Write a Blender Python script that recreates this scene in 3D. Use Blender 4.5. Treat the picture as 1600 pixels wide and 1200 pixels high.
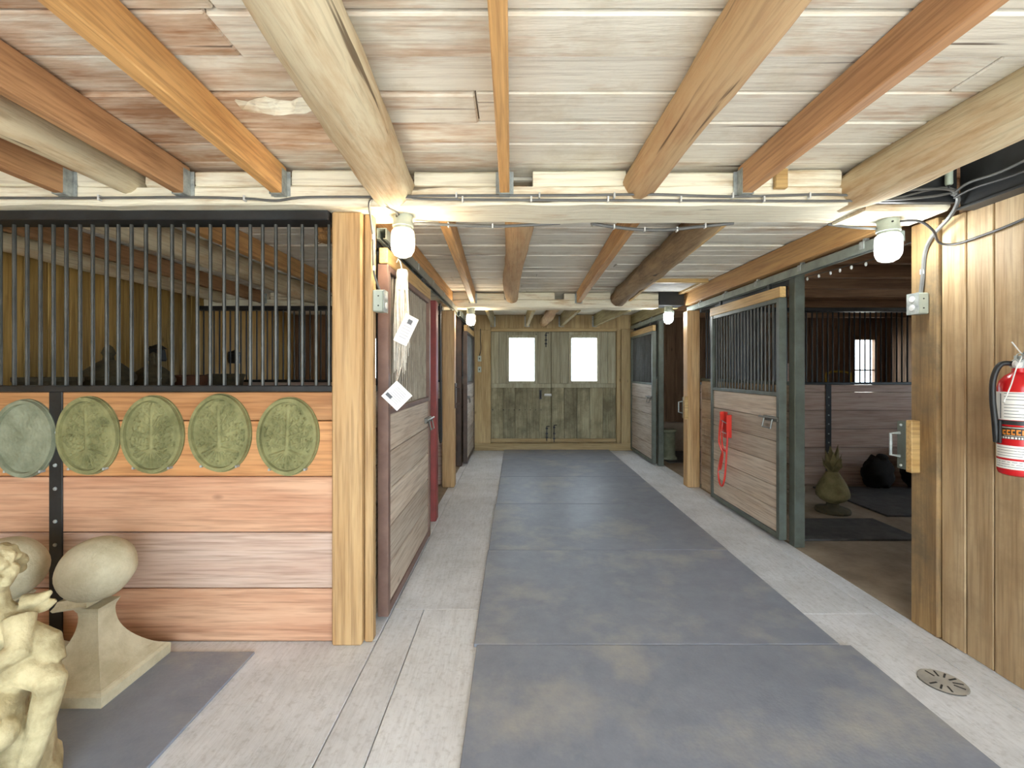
import bpy, bmesh, math, random
from mathutils import Vector, Matrix, noise
random.seed(11)
S = bpy.context.scene
C = S.collection
for o in list(bpy.data.objects): bpy.data.objects.remove(o)

# ------------------------------------------------------------------ camera
cam = bpy.data.cameras.new('camera')
camo = bpy.data.objects.new('camera', cam); C.objects.link(camo)
cam.sensor_fit = 'HORIZONTAL'; cam.sensor_width = 36.0; cam.lens = 16.04
cam.shift_x = -0.0025; cam.shift_y = -0.0125
cam.clip_start = 0.05; cam.clip_end = 300
camo.location = (0, 0, 1.394); camo.rotation_euler = (math.pi/2, 0, 0)
S.camera = camo

# ------------------------------------------------------------------ world, sun, exposure
w = bpy.data.worlds.new('overcast_sky'); S.world = w; w.use_nodes = True
bg = w.node_tree.nodes['Background']
bg.inputs['Color'].default_value = (0.72, 0.87, 1.0, 1); bg.inputs['Strength'].default_value = 5.5
sun = bpy.data.lights.new('sun', 'SUN'); sun.energy = 12.0; sun.angle = math.radians(3); sun.color = (1, .96, .88)
suno = bpy.data.objects.new('sun', sun); C.objects.link(suno)
suno.rotation_euler = (math.radians(32), math.radians(14), 0)
suno.location = (4, -12, 14)
S.view_settings.view_transform = 'Standard'; S.view_settings.look = 'None'
S.view_settings.gamma = 1.0; S.view_settings.use_curve_mapping = False
S.view_settings.exposure = 1.17

# ------------------------------------------------------------------ helpers: materials
def lin(c):
    return tuple(((v/255)/12.92 if v/255 <= .04045 else ((v/255+.055)/1.055)**2.4) for v in c) + (1.0,)
MATS = {}
def newmat(name):
    m = bpy.data.materials.new(name); m.use_nodes = True
    nt = m.node_tree
    return m, nt, nt.nodes['Principled BSDF']
def N(nt, t, **kw):
    n = nt.nodes.new(t)
    for k, v in kw.items(): setattr(n, k, v)
    return n
def L(nt, a, b): nt.links.new(a, b)
def coords(nt, scale, rnd=True):
    tc = N(nt, 'ShaderNodeTexCoord'); out = tc.outputs['Object']
    if rnd:
        oi = N(nt, 'ShaderNodeObjectInfo')
        mu = N(nt, 'ShaderNodeMath', operation='MULTIPLY'); mu.inputs[1].default_value = 53.0
        L(nt, oi.outputs['Random'], mu.inputs[0])
        ad = N(nt, 'ShaderNodeVectorMath', operation='ADD')
        L(nt, out, ad.inputs[0]); L(nt, mu.outputs[0], ad.inputs[1]); out = ad.outputs[0]
    mp = N(nt, 'ShaderNodeVectorMath', operation='MULTIPLY'); mp.inputs[1].default_value = scale
    L(nt, out, mp.inputs[0])
    return mp.outputs[0]
def noise_n(nt, vec, sc, det=4, rough=.6):
    n = N(nt, 'ShaderNodeTexNoise'); n.inputs['Scale'].default_value = sc
    n.inputs['Detail'].default_value = det; n.inputs['Roughness'].default_value = rough
    L(nt, vec, n.inputs['Vector']); return n.outputs['Fac']
def ramp(nt, fac, stops):
    r = N(nt, 'ShaderNodeValToRGB'); e = r.color_ramp.elements
    e[0].position, e[0].color = stops[0]; e[1].position, e[1].color = stops[-1]
    for p, c in stops[1:-1]:
        x = e.new(p); x.color = c
    L(nt, fac, r.inputs[0]); return r.outputs[0]
def mix(nt, fac, a, b, mode='MIX'):
    m = N(nt, 'ShaderNodeMix', data_type='RGBA', blend_type=mode)
    if isinstance(fac, float): m.inputs[0].default_value = fac
    else: L(nt, fac, m.inputs[0])
    for i, v in ((6, a), (7, b)):
        if isinstance(v, tuple): m.inputs[i].default_value = v
        else: L(nt, v, m.inputs[i])
    return m.outputs[2]
def bump(nt, bs, h, strength, dist=.01):
    b = N(nt, 'ShaderNodeBump'); b.inputs['Strength'].default_value = strength; b.inputs['Distance'].default_value = dist
    L(nt, h, b.inputs['Height']); L(nt, b.outputs[0], bs.inputs['Normal'])
B1 = (0,0,0,1); W1 = (1,1,1,1)
def wood(name, c1, c2, axis='x', rough=.65, knots=True, dirt=None, var=.22, dlo=.5):
    key = name+axis
    if key in MATS: return MATS[key]
    m, nt, bs = newmat(key)
    a = 'xyz'.index(axis); sc = [9.0]*3; sc[a] = .9
    v = coords(nt, sc)
    n1 = noise_n(nt, v, 1.3, 5, .6)
    col = ramp(nt, n1, [(.3, lin(c2)), (.62, lin(c1))])
    sc2 = [60.0]*3; sc2[a] = 2.2
    v2 = coords(nt, sc2); n2 = noise_n(nt, v2, 1.2, 3, .6)
    g = ramp(nt, n2, [(.3, (.5,.43,.38,1)), (.56, W1)])
    col = mix(nt, .7, col, g, 'MULTIPLY')
    if knots:
        sk = [3.6]*3; sk[a] = 1.7
        vo = N(nt, 'ShaderNodeTexVoronoi'); vo.inputs['Scale'].default_value = 1.0
        L(nt, coords(nt, sk), vo.inputs['Vector'])
        kf = ramp(nt, vo.outputs['Distance'], [(.03, (.75,.75,.75,1)), (.075, B1)])
        kc = tuple(x*.4 for x in lin(c2)[:3])+(1,)
        col = mix(nt, kf, col, kc)
    if dirt:
        nd = noise_n(nt, coords(nt, (1.6, 1.6, 1.6)), 1.5, 6, .7)
        df = ramp(nt, nd, [(dlo, B1), (dlo+.22, (.8,.8,.8,1))])
        col = mix(nt, df, col, lin(dirt))
    oi = N(nt, 'ShaderNodeObjectInfo'); mr = N(nt, 'ShaderNodeMapRange')
    mr.inputs['To Min'].default_value = 1-var; mr.inputs['To Max'].default_value = 1+var*.5
    L(nt, oi.outputs['Random'], mr.inputs['Value'])
    hs = N(nt, 'ShaderNodeHueSaturation'); L(nt, mr.outputs[0], hs.inputs['Value']); L(nt, col, hs.inputs['Color'])
    L(nt, hs.outputs[0], bs.inputs['Base Color'])
    bs.inputs['Roughness'].default_value = rough
    bump(nt, bs, n2, .25, .004)
    MATS[key] = m; return m
def whitewash(name, white, brown, axis='x', lo=.42, hi=.58, left_bias=0.0, grey=None):
    key = name+axis
    if key in MATS: return MATS[key]
    m, nt, bs = newmat(key)
    a = 'xyz'.index(axis); s1 = [5.0]*3; s1[a] = 1.3; s2 = [34.0]*3; s2[a] = 3.0
    n1 = noise_n(nt, coords(nt, s1), 1.0, 5, .65); n2 = noise_n(nt, coords(nt, s2), 1.0, 5, .7)
    ad = N(nt, 'ShaderNodeMath', operation='MULTIPLY_ADD'); ad.inputs[1].default_value = .45
    L(nt, n2, ad.inputs[0]); L(nt, n1, ad.inputs[2])          # n1 + .45 n2
    f = ad.outputs[0]
    if left_bias:
        ge = N(nt, 'ShaderNodeNewGeometry'); sx = N(nt, 'ShaderNodeSeparateXYZ'); L(nt, ge.outputs['Position'], sx.inputs[0])
        mr = N(nt, 'ShaderNodeMapRange'); mr.inputs['From Min'].default_value = -2.0; mr.inputs['From Max'].default_value = 0.1
        mr.inputs['To Min'].default_value = -left_bias; mr.inputs['To Max'].default_value = 0
        L(nt, sx.outputs[0], mr.inputs['Value'])
        a2 = N(nt, 'ShaderNodeMath', operation='ADD'); L(nt, f, a2.inputs[0]); L(nt, mr.outputs[0], a2.inputs[1]); f = a2.outputs[0]
    col = ramp(nt, f, [(lo, lin(brown)), ((lo+hi)/2, lin(tuple((p+q)/2+6 for p, q in zip(white, brown)))), (hi, lin(white))])
    sg = [70.0]*3; sg[a] = 2.0
    n3 = noise_n(nt, coords(nt, sg), 1.0, 3, .6)
    col = mix(nt, .5, col, ramp(nt, n3, [(.28, (.5,.44,.38,1)), (.5, W1)]), 'MULTIPLY')
    sc_ = [26.0]*3; sc_[a] = .8
    n5 = noise_n(nt, coords(nt, sc_), 1.0, 2, .5)
    col = mix(nt, ramp(nt, n5, [(.27, (.85,.85,.85,1)), (.315, B1)]), col, lin(tuple(x*.5 for x in brown)))
    if grey:
        n4 = noise_n(nt, coords(nt, (2.2,2.2,2.2)), 1.2, 5, .7)
        col = mix(nt, ramp(nt, n4, [(.52, B1), (.72, (.7,.7,.7,1))]), col, lin(grey))
    L(nt, col, bs.inputs['Base Color']); bs.inputs['Roughness'].default_value = .85
    bump(nt, bs, n2, .5, .008)
    MATS[key] = m; return m
def plain(name, c, rough=.5, metal=0.0, mottle=None, sc=6.0, bmp=0.0, fine=40.0, spec=None, pos=False):
    if name in MATS: return MATS[name]
    m, nt, bs = newmat(name)
    v = coords(nt, (1,1,1), not pos)
    n = noise_n(nt, v, sc, 6, .65)
    c2 = mottle or tuple(x*.8 for x in c)
    col = ramp(nt, n, [(.35, lin(c2)), (.65, lin(c))])
    L(nt, col, bs.inputs['Base Color'])
    bs.inputs['Roughness'].default_value = rough; bs.inputs['Metallic'].default_value = metal
    if spec is not None: bs.inputs['Specular IOR Level'].default_value = spec
    if bmp: bump(nt, bs, noise_n(nt, v, fine, 4, .6), bmp, .006)
    MATS[name] = m; return m
def emit(name, c, s):
    m, nt, bs = newmat(name)
    bs.inputs['Base Color'].default_value = (.9,.9,.9,1)
    bs.inputs['Emission Color'].default_value = c; bs.inputs['Emission Strength'].default_value = s
    return m
def glass(name, tint=(1,1,1,1), refl=.08):
    m, nt, bs = newmat(name)
    nt.nodes.remove(bs)
    out = nt.nodes['Material Output']
    tr = N(nt, 'ShaderNodeBsdfTransparent'); tr.inputs[0].default_value = tint
    gl = N(nt, 'ShaderNodeBsdfGlossy'); gl.inputs['Roughness'].default_value = .05
    mx = N(nt, 'ShaderNodeMixShader'); mx.inputs[0].default_value = refl
    L(nt, tr.outputs[0], mx.inputs[1]); L(nt, gl.outputs[0], mx.inputs[2]); L(nt, mx.outputs[0], out.inputs['Surface'])
    return m

# ------------------------------------------------------------------ helpers: geometry
class MB:
    def __init__(s): s.v = []; s.f = []
    def add(s, vs, fs):
        b = len(s.v); s.v += [tuple(p) for p in vs]; s.f += [tuple(b+i for i in f) for f in fs]; return s
    def box(s, x0, x1, y0, y1, z0, z1, c=0.0):
        ctr = Vector(((x0+x1)/2, (y0+y1)/2, (z0+z1)/2)); h = ((x1-x0)/2, (y1-y0)/2, (z1-z0)/2)
        return s.obox(ctr, h, Matrix.Identity(3), c)
    def obox(s, ctr, h, R, c=0.0):
        ctr = Vector(ctr); sg = [(i, j, k) for i in (-1,1) for j in (-1,1) for k in (-1,1)]
        c = min(c, .45*min(h))
        vs = []; idx = {}; fs = []
        if c <= 0:
            for q in sg: idx[q] = len(vs); vs.append(Vector([q[a]*h[a] for a in range(3)]))
            for a in range(3):
                b, d = (a+1) % 3, (a+2) % 3
                for t in (-1,1):
                    qs = []
                    for (u, w_) in ((-1,-1),(1,-1),(1,1),(-1,1)):
                        q = [0,0,0]; q[a] = t; q[b] = u; q[d] = w_; qs.append(idx[tuple(q)])
                    fs.append(qs if t > 0 else qs[::-1])
        else:
            for q in sg:
                for a in range(3):
                    idx[(q, a)] = len(vs)
                    vs.append(Vector([q[k]*(h[k] if k == a else h[k]-c) for k in range(3)]))
            for a in range(3):
                b, d = (a+1) % 3, (a+2) % 3
                for t in (-1,1):
                    qs = []
                    for (u, w_) in ((-1,-1),(1,-1),(1,1),(-1,1)):
                        q = [0,0,0]; q[a] = t; q[b] = u; q[d] = w_; qs.append(idx[(tuple(q), a)])
                    fs.append(qs)
                for t in (-1,1):
                    for u in (-1,1):                                    # edge between faces a and b, along d
                        q1 = [0,0,0]; q1[a] = t; q1[b] = u; q1[d] = -1; q2 = list(q1); q2[d] = 1
                        fs.append([idx[(tuple(q1), a)], idx[(tuple(q2), a)], idx[(tuple(q2), b)], idx[(tuple(q1), b)]])
            for q in sg: fs.append([idx[(q, 0)], idx[(q, 1)], idx[(q, 2)]])
            for i, f in enumerate(fs):
                p = [vs[k] for k in f]; n = (p[1]-p[0]).cross(p[2]-p[0]); cc = sum(p, Vector())/len(p)
                if n.dot(cc) < 0: fs[i] = f[::-1]
        return s.add([ctr + R @ p for p in vs], fs)
    def beam(s, p0, p1, wd, ht, c=0.0, up=(0,0,1)):
        p0, p1 = Vector(p0), Vector(p1); d = (p1-p0); ln = d.length; d.normalize()
        u = Vector(up); r = d.cross(u).normalized(); u = r.cross(d)
        R = Matrix((d, r, u)).transposed()
        return s.obox((p0+p1)/2, (ln/2, wd/2, ht/2), R, c)
    def tube(s, pts, r, n=8, caps=True, jit=0.0, closed=False):
        pts = [Vector(p) for p in pts]; m = len(pts); rs = r if isinstance(r, (list, tuple)) else [r]*m
        up = None; vs = []; fs = []
        for i, p in enumerate(pts):
            if closed: d = pts[(i+1) % m]-pts[i-1]
            else: d = pts[min(i+1, m-1)]-pts[max(i-1, 0)]
            d.normalize()
            if up is None:
                up = Vector((0,0,1)) if abs(d.z) < .9 else Vector((1,0,0))
            x = d.cross(up).normalized(); up = x.cross(d).normalized()
            for k in range(n):
                a = 2*math.pi*k/n; rr = rs[i]
                q = x*math.cos(a)+up*math.sin(a)
                if jit: rr *= 1+jit*noise.noise(Vector((p.x*3.1+q.x*2, p.y*3.1+q.y*2, p.z*3.1+q.z*2+i*.3)))
                vs.append(p+q*rr)
        for i in range(m if closed else m-1):
            j = (i+1) % m
            for k in range(n):
                l = (k+1) % n
                fs.append((i*n+k, j*n+k, j*n+l, i*n+l)[::-1])
        if caps and not closed:
            fs.append(tuple(range(n))[::1]); fs.append(tuple((m-1)*n+k for k in range(n))[::-1])
        return s.add(vs, fs)
    def cyl(s, p0, p1, r, r1=None, n=14): return s.tube([p0, p1], [r, r if r1 is None else r1], n)
    def lathe(s, prof, ctr=(0,0,0), n=24, sq=False, rot=None, fn=None):
        vs = []; fs = []; ctr = Vector(ctr)
        if sq: n = 4
        for (r, z) in prof:
            for k in range(n):
                a = 2*math.pi*k/n + (math.pi/4 if sq else 0); rr = r*(math.sqrt(2) if sq else 1)
                if fn: rr = fn(rr, a, z)
                p = Vector((rr*math.cos(a), rr*math.sin(a), z))
                if rot: p = rot @ p
                vs.append(ctr+p)
        for i in range(len(prof)-1):
            for k in range(n):
                l = (k+1) % n; fs.append((i*n+k, i*n+l, (i+1)*n+l, (i+1)*n+k))
        fs.append(tuple(range(n))[::-1]); fs.append(tuple((len(prof)-1)*n+k for k in range(n)))
        return s.add(vs, fs)
    def ball(s, ctr, r, nu=16, nv=10, R=None, jit=0.0):
        if not isinstance(r, (tuple, list)): r = (r, r, r)
        ctr = Vector(ctr); vs = [] ; fs = []
        for i in range(nv+1):
            t = math.pi*i/nv
            for k in range(nu):
                a = 2*math.pi*k/nu
                p = Vector((r[0]*math.sin(t)*math.cos(a), r[1]*math.sin(t)*math.sin(a), -r[2]*math.cos(t)))
                if jit: p *= 1+jit*noise.noise(p*14+ctr*3)
                if R: p = R @ p
                vs.append(ctr+p)
        for i in range(nv):
            for k in range(nu):
                l = (k+1) % nu; fs.append((i*nu+k, i*nu+l, (i+1)*nu+l, (i+1)*nu+k))
        return s.add(vs, fs)
    def quad(s, a, b, c, d): return s.add([a, b, c, d], [(0,1,2,3)])
def rough_beam(mb, x0, x1, y0, y1, z0, z1, seg=.12, jit=.006, axis=0, seed=0):
    """hewn timber along axis 0 (x) or 1 (y): rings of 8 points, each pushed a little in or out"""
    a0, a1 = (x0, x1) if axis == 0 else (y0, y1)
    m = max(2, int((a1-a0)/seg)+1); vs = []; fs = []
    b0, b1 = (y0, y1) if axis == 0 else (x0, x1)
    c = .012
    ring = [(b0+c, z0), (b1-c, z0), (b1, z0+c), (b1, z1-c), (b1-c, z1), (b0+c, z1), (b0, z1-c), (b0, z0+c)]
    n = 8
    for i in range(m):
        t = a0+(a1-a0)*i/(m-1)
        for k, (b, z) in enumerate(ring):
            d = jit*noise.noise(Vector((t*4.1, k*3.7+seed, 1.3))); e = jit*noise.noise(Vector((t*3.3, k*2.1+seed, 7.7)))
            vs.append((t, b+d, z+e) if axis == 0 else (b+d, t, z+e))
    for i in range(m-1):
        for k in range(n):
            l = (k+1) % n
            q = (i*n+k, (i+1)*n+k, (i+1)*n+l, i*n+l)
            fs.append(q[::-1] if axis == 0 else q)
    e0 = tuple(range(n)); e1 = tuple((m-1)*n+k for k in range(n))
    fs.append(e0 if axis == 0 else e0[::-1]); fs.append(e1[::-1] if axis == 0 else e1)
    mb.add(vs, fs); return mb
def wloc(o):
    p = Vector((0,0,0))
    while o is not None: p += o.location; o = o.parent
    return p
def mesh_of(mb, name, mat, smooth=False, off=Vector((0,0,0))):
    me = bpy.data.meshes.new(name)
    me.from_pydata([tuple(Vector(p)-off) for p in mb.v], [], mb.f); me.update()
    bm = bmesh.new(); bm.from_mesh(me); bmesh.ops.recalc_face_normals(bm, faces=bm.faces); bm.to_mesh(me); bm.free()
    if smooth:
        me.shade_smooth(); me.set_sharp_from_angle(angle=math.radians(38))
    me.materials.append(mat); return me
def tag(o, label=None, cat=None, group=None, kind=None):
    if label: o['label'] = label
    if cat: o['category'] = cat
    if group: o['group'] = group
    if kind: o['kind'] = kind
    return o
def thing(name, loc, label=None, cat=None, group=None, kind=None):
    o = bpy.data.objects.new(name, None); C.objects.link(o); o.location = loc
    o.empty_display_size = .1
    return tag(o, label, cat, group, kind)
def part(name, mb, mat, parent=None, smooth=False, label=None, kind=None):
    off = wloc(parent) if parent is not None else Vector((0,0,0))
    o = bpy.data.objects.new(name, mesh_of(mb, name, mat, smooth, off)); C.objects.link(o); o.parent = parent
    return tag(o, label, None, None, kind)
def solo(name, mb, mat, base, label, cat, group=None, smooth=False, kind=None):
    base = Vector(base)
    o = bpy.data.objects.new(name, mesh_of(mb, name, mat, smooth, base)); C.objects.link(o); o.location = base
    return tag(o, label, cat, group, kind)
def inst(name, me, parent, world, rz=0.0):
    o = bpy.data.objects.new(name, me); C.objects.link(o); o.parent = parent
    o.location = Vector(world)-wloc(parent); o.rotation_euler = (0, 0, rz); return o
def pick(mats): return random.choice(mats)

# ------------------------------------------------------------------ materials
ww_ceil = whitewash('whitewashed_board', (236,230,214), (170,128,94), 'x', .38, .68, .34, grey=(204,190,164))
ww_ceil2 = whitewash('weathered_ceiling_board', (232,228,214), (158,128,98), 'x', .40, .66, 0.0, grey=(190,180,158))
ww_beam = whitewash('whitewashed_beam', (236,230,208), (172,140,100), 'x', .44, .70)
ww_log = whitewash('whitewashed_log', (217,203,170), (168,130,88), 'y', .42, .78)
ww_logx = whitewash('brown_log', (200,168,126), (165,122,82), 'y', .45, .80)
bark = whitewash('bark_log', (165,140,104), (92,68,44), 'y', .5, .85)
j_orange = wood('orange_joist', (224,176,114), (200,146,86), 'y', .6)
j_brown = wood('brown_joist', (202,156,112), (174,128,88), 'y', .6)
j_green = wood('weathered_joist', (176,164,120), (140,124,80), 'y', .8)
j_dark = wood('stall_joist', (170,132,98), (128,94,66), 'x', .7)
pinkx = wood('pink_fir_plank', (208,164,132), (188,136,104), 'x', .6)
orangex = wood('orange_fir_plank', (208,154,102), (188,128,78), 'x', .6)
palex = wood('pale_fir_plank', (208,182,164), (192,158,138), 'x', .65)
door_y = wood('stall_door_plank', (216,202,184), (196,174,152), 'y', .65)
door_wy = wood('bleached_door_plank', (206,196,184), (180,164,148), 'y', .7)
panel_y = wood('bleached_panel_plank', (206,190,168), (176,150,120), 'y', .7, dirt=(120,100,80))
wall_z = wood('tan_wall_board', (208,182,142), (188,156,114), 'z', .6, dirt=(160,132,96))
wall_y = wood('yellow_wall_board', (186,152,84), (150,116,58), 'z', .7)
wall_d = wood('brown_wall_board', (142,112,84), (110,82,58), 'z', .75)
post_z = wood('fir_post', (210,174,124), (192,150,98), 'z', .6)
post_g = wood('dirty_post', (178,146,100), (140,108,68), 'z', .7, dirt=(108,94,72), dlo=.4)
gray_z = wood('olive_door_board', (158,152,124), (128,120,92), 'z', .8, dirt=(84,78,56), dlo=.44)
gray_zu = wood('grey_door_board', (174,170,146), (148,142,116), 'z', .8)
frame_z = wood('ochre_frame', (184,162,118), (158,132,88), 'z', .7)
frame_x = wood('ochre_frame', (184,162,118), (158,132,88), 'x', .7)
newwood_y = wood('new_rail', (222,188,128), (200,160,98), 'y', .55, knots=False)
newwood_x = wood('new_block', (222,188,128), (200,160,98), 'x', .55, knots=False)
steel_k = plain('black_steel', (52,54,56), .45, .3, (38,39,40))
steel_b = plain('grey_bar_steel', (84,84,80), .45, .4, (62,62,58))
steel_g = plain('green_grey_steel', (104,110,102), .5, .2, (84,88,78))
steel_lb = plain('worn_bar_steel', (158,148,132), .5, .2, (128,118,104))
dull = plain('dull_steel', (122,120,112), .4, .6, (92,90,84))
steel_br = plain('brown_steel', (128,100,88), .5, .1, (108,82,72))
steel_dk = plain('dark_brown_steel', (84,64,52), .5, .1, (60,46,38))
galv = plain('galvanised_steel', (184,190,186), .45, .3, (140,146,146), 25)
track_m = plain('track_steel', (160,168,160), .42, .5, (136,144,136), 8)
red_p = plain('red_paint', (150,66,62), .55, 0, (126,58,54))
rack_red = plain('red_enamel', (226,66,50), .35, 0, (206,44,34))
def broom(name, c, c2):
    m, nt, bs = newmat(name)
    n1 = noise_n(nt, coords(nt, (1,1,1)), 2.6, 7, .7); n2 = noise_n(nt, coords(nt, (70, 7, 70)), 1.0, 4, .7); n3 = noise_n(nt, coords(nt, (1,1,1)), 45, 3, .6)
    col = ramp(nt, n1, [(.35, lin(c2)), (.65, lin(c))])
    col = mix(nt, .45, col, ramp(nt, n2, [(.3, (.66,.65,.64,1)), (.55, W1)]), 'MULTIPLY')
    col = mix(nt, .35, col, ramp(nt, n3, [(.32, (.6,.58,.56,1)), (.48, W1)]), 'MULTIPLY')
    L(nt, col, bs.inputs['Base Color']); bs.inputs['Roughness'].default_value = .85; bump(nt, bs, n2, .35, .004)
    return m
concrete = broom('concrete', (222,224,229), (200,201,204))
concrete_l = broom('light_concrete', (230,233,238), (214,215,218))
concrete_d = plain('dirty_concrete', (160,144,124), .9, 0, (126,110,92), 3.0, .4, 60)
gravel = plain('pale_gravel', (196,190,178), .95, 0, (168,160,148), 5.0, .4, 80)
stone = plain('cast_stone', (206,198,170), .9, 0, (176,166,136), 7.0, .5, 70)
stone_g = plain('mossy_stone', (146,143,98), .9, 0, (108,107,68), 9.0, .4, 80)
stone_gg = plain('green_grey_stone', (146,150,126), .9, 0, (118,122,98), 9.0, .4, 80)
stone_m = plain('brown_moss_stone', (140,128,86), .9, 0, (100,90,56), 9.0, .4, 80)
stone_d = plain('dark_stone', (92,84,60), .9, 0, (60,54,40), 8.0, .5, 60)
stone_c = plain('cherub_stone', (198,184,144), .92, 0, (150,136,100), 10.0, .7, 55)
cable_m = plain('grey_cable', (104,104,102), .5, 0, (84,84,82))
cable_k = plain('dark_cable', (60,58,56), .5)
white_p = plain('white_plastic', (226,226,222), .45)
box_m = plain('grey_box_enamel', (176,184,172), .45, .2, (156,164,152))
paper = plain('white_paper', (238,236,230), .8, 0, (226,224,218))
ink = plain('grey_print', (110,112,116), .8)
fibre = plain('white_fibre', (232,226,214), .9, 0, (206,196,180), 30)
black_p = plain('black_rubber', (26,26,27), .5)
dark_cloth = plain('dark_sacking', (34,30,28), .95, 0, (22,20,19), 8, .4)
yellow_p = plain('yellow_enamel', (190,150,40), .5)
straw = plain('straw', (150,108,60), .95, 0, (100,70,40), 40, .5)
ex_red = plain('extinguisher_red', (196,24,30), .25, 0, (188,20,26))
orange_ink = plain('orange_print', (224,140,50), .6)
slot_k = plain('slot_black', (58,56,54), .9)
pane_m = glass('window_glass', (1,1,1,1), .06)
def frosted(name):
    m = glass(name, (1,1,1,1), .14); nt = m.node_tree; out = nt.nodes['Material Output']
    mx = out.inputs['Surface'].links[0].from_node
    tl = N(nt, 'ShaderNodeBsdfTranslucent'); tl.inputs[0].default_value = (.95,.95,.93,1)
    m2 = N(nt, 'ShaderNodeMixShader'); m2.inputs[0].default_value = .07
    L(nt, mx.outputs[0], m2.inputs[1]); L(nt, tl.outputs[0], m2.inputs[2]); L(nt, m2.outputs[0], out.inputs['Surface'])
    return m
jar_m = frosted('lamp_jar_glass')
def rubber():
    m, nt, bs = newmat('rubber_mat')
    v = coords(nt, (1,1,1))
    n1 = noise_n(nt, v, 1.6, 6, .65); n2 = noise_n(nt, v, 7, 5, .7)
    base = ramp(nt, n2, [(.3, lin((122,128,142))), (.7, lin((138,144,157)))])
    dust = ramp(nt, n1, [(.5, B1), (.68, (.75,.75,.75,1))])
    col = mix(nt, dust, base, lin((172,170,164)))
    L(nt, col, bs.inputs['Base Color'])
    rr = N(nt, 'ShaderNodeMapRange'); rr.inputs['To Min'].default_value = .34; rr.inputs['To Max'].default_value = .6
    L(nt, n1, rr.inputs['Value']); L(nt, rr.outputs[0], bs.inputs['Roughness'])
    vo = N(nt, 'ShaderNodeTexVoronoi'); vo.inputs['Scale'].default_value = 70
    L(nt, v, vo.inputs['Vector']); bump(nt, bs, vo.outputs['Distance'], .18, .003)
    return m
mat_rub = rubber()
mat_stall = plain('stall_rubber', (84,82,80), .7, 0, (58,57,56), 9, .4, 60)

# ------------------------------------------------------------------ setting: floor
XL, XR, YB, YE = -3.9, 6.6, -3.2, 8.1
ZC = 2.39                                                   # underside of the ceiling boards
def struct_mesh(name, mb, mat, label=None):
    o = part(name, mb, mat); o['kind'] = 'structure'
    if label: o['label'] = label
    return o
fl = struct_mesh('floor', MB().box(XL-.1, XR+.1, YB, YE+.12, -.2, -.03), concrete_d, 'pale broom finished concrete barn floor')
struct_mesh('ground_outside', MB().box(-60, 60, -60, 60, -.5, -.21), gravel, 'pale gravel yard outside the barn')
def slab(x0, x1, y0, y1, m, z=0.0): part('concrete_slab', MB().box(x0+.002, x1-.002, y0+.002, y1-.002, -.03, z, .003), m, fl)
slab(XL, -.712, YB, 2.36, concrete); slab(XL, -.80, 2.36, 5.53, concrete_d); slab(XL, -.80, 5.53, YE, concrete_d)
slab(-.80, -.712, 2.36, YE, concrete)
slab(-.712, -.53, YB, 2.67, concrete); slab(-.53, .7, YB, 2.67, concrete_l, .001)
slab(-.712, .7, 2.67, 5.9, concrete); slab(-.712, .7, 5.9, YE, concrete)
slab(.7, 2.08, YB, 2.62, concrete); slab(.7, 2.08, 2.62, 5.3, concrete); slab(.7, 2.08, 5.3, YE, concrete)
slab(2.08, 2.22, YB, YE, concrete); slab(2.22, XR, 2.3, 5.53, concrete_d); slab(2.22, XR, 5.53, YE, concrete_d)
slab(2.22, XR, YB, 2.3, concrete)

# ------------------------------------------------------------------ setting: ceiling
ce = struct_mesh('ceiling', MB().box(XL-.1, XR+.1, YB, YE+.1, ZC+.024, ZC+.16), wall_d, 'whitewashed plank ceiling with worn brown patches')
def ceiling_boards(y0, y1, wd, bm):
    y = y1
    while y > y0+.02:
        wv = wd*random.uniform(.9, 1.12); ya = max(y0, y-wv)
        splits = [XL, random.uniform(-.9, 1.6), 2.16] if random.random() < .4 else [XL, 2.16]
        for a, b in zip(splits, splits[1:]):
            dz = random.uniform(-.006, .006)
            part('ceiling_board', MB().box(a+.002, b-.002, ya+.005, y-.004, ZC+dz, ZC+.025, .007), bm, ce)
        part('ceiling_board', MB().box(2.16, XR, ya+.002, y-.002, ZC, ZC+.025, .004), j_dark, ce)
        y = ya
ceiling_boards(-1.0, 2.36, .18, ww_ceil); ceiling_boards(2.36, 5.8, .155, ww_ceil2); ceiling_boards(5.8, YE, .16, ww_ceil2)
part('ceiling_board', MB().box(XL, XR, YB, -1.0, ZC, ZC+.025), ww_ceil, ce)
t = MB()                                                    # the torn board left of the big log
vs = []
for i in range(9):
    u = i/8; wv = .028*(1-u)**.6+.006*math.sin(i*2.3)
    vs += [(-1.02+.32*u, 1.66+.015*math.sin(i*1.7), ZC-.004), (-1.02+.32*u, 1.66+.02+wv, ZC-.012-.025*math.sin(u*3))]
t.add(vs+[(x, y, z-.006) for x, y, z in vs], [(2*i, 2*i+2, 2*i+3, 2*i+1) for i in range(8)]+[(18+2*i+1, 18+2*i+3, 18+2*i+2, 18+2*i) for i in range(8)])
part('torn_board', t, ww_beam, ce)

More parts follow.
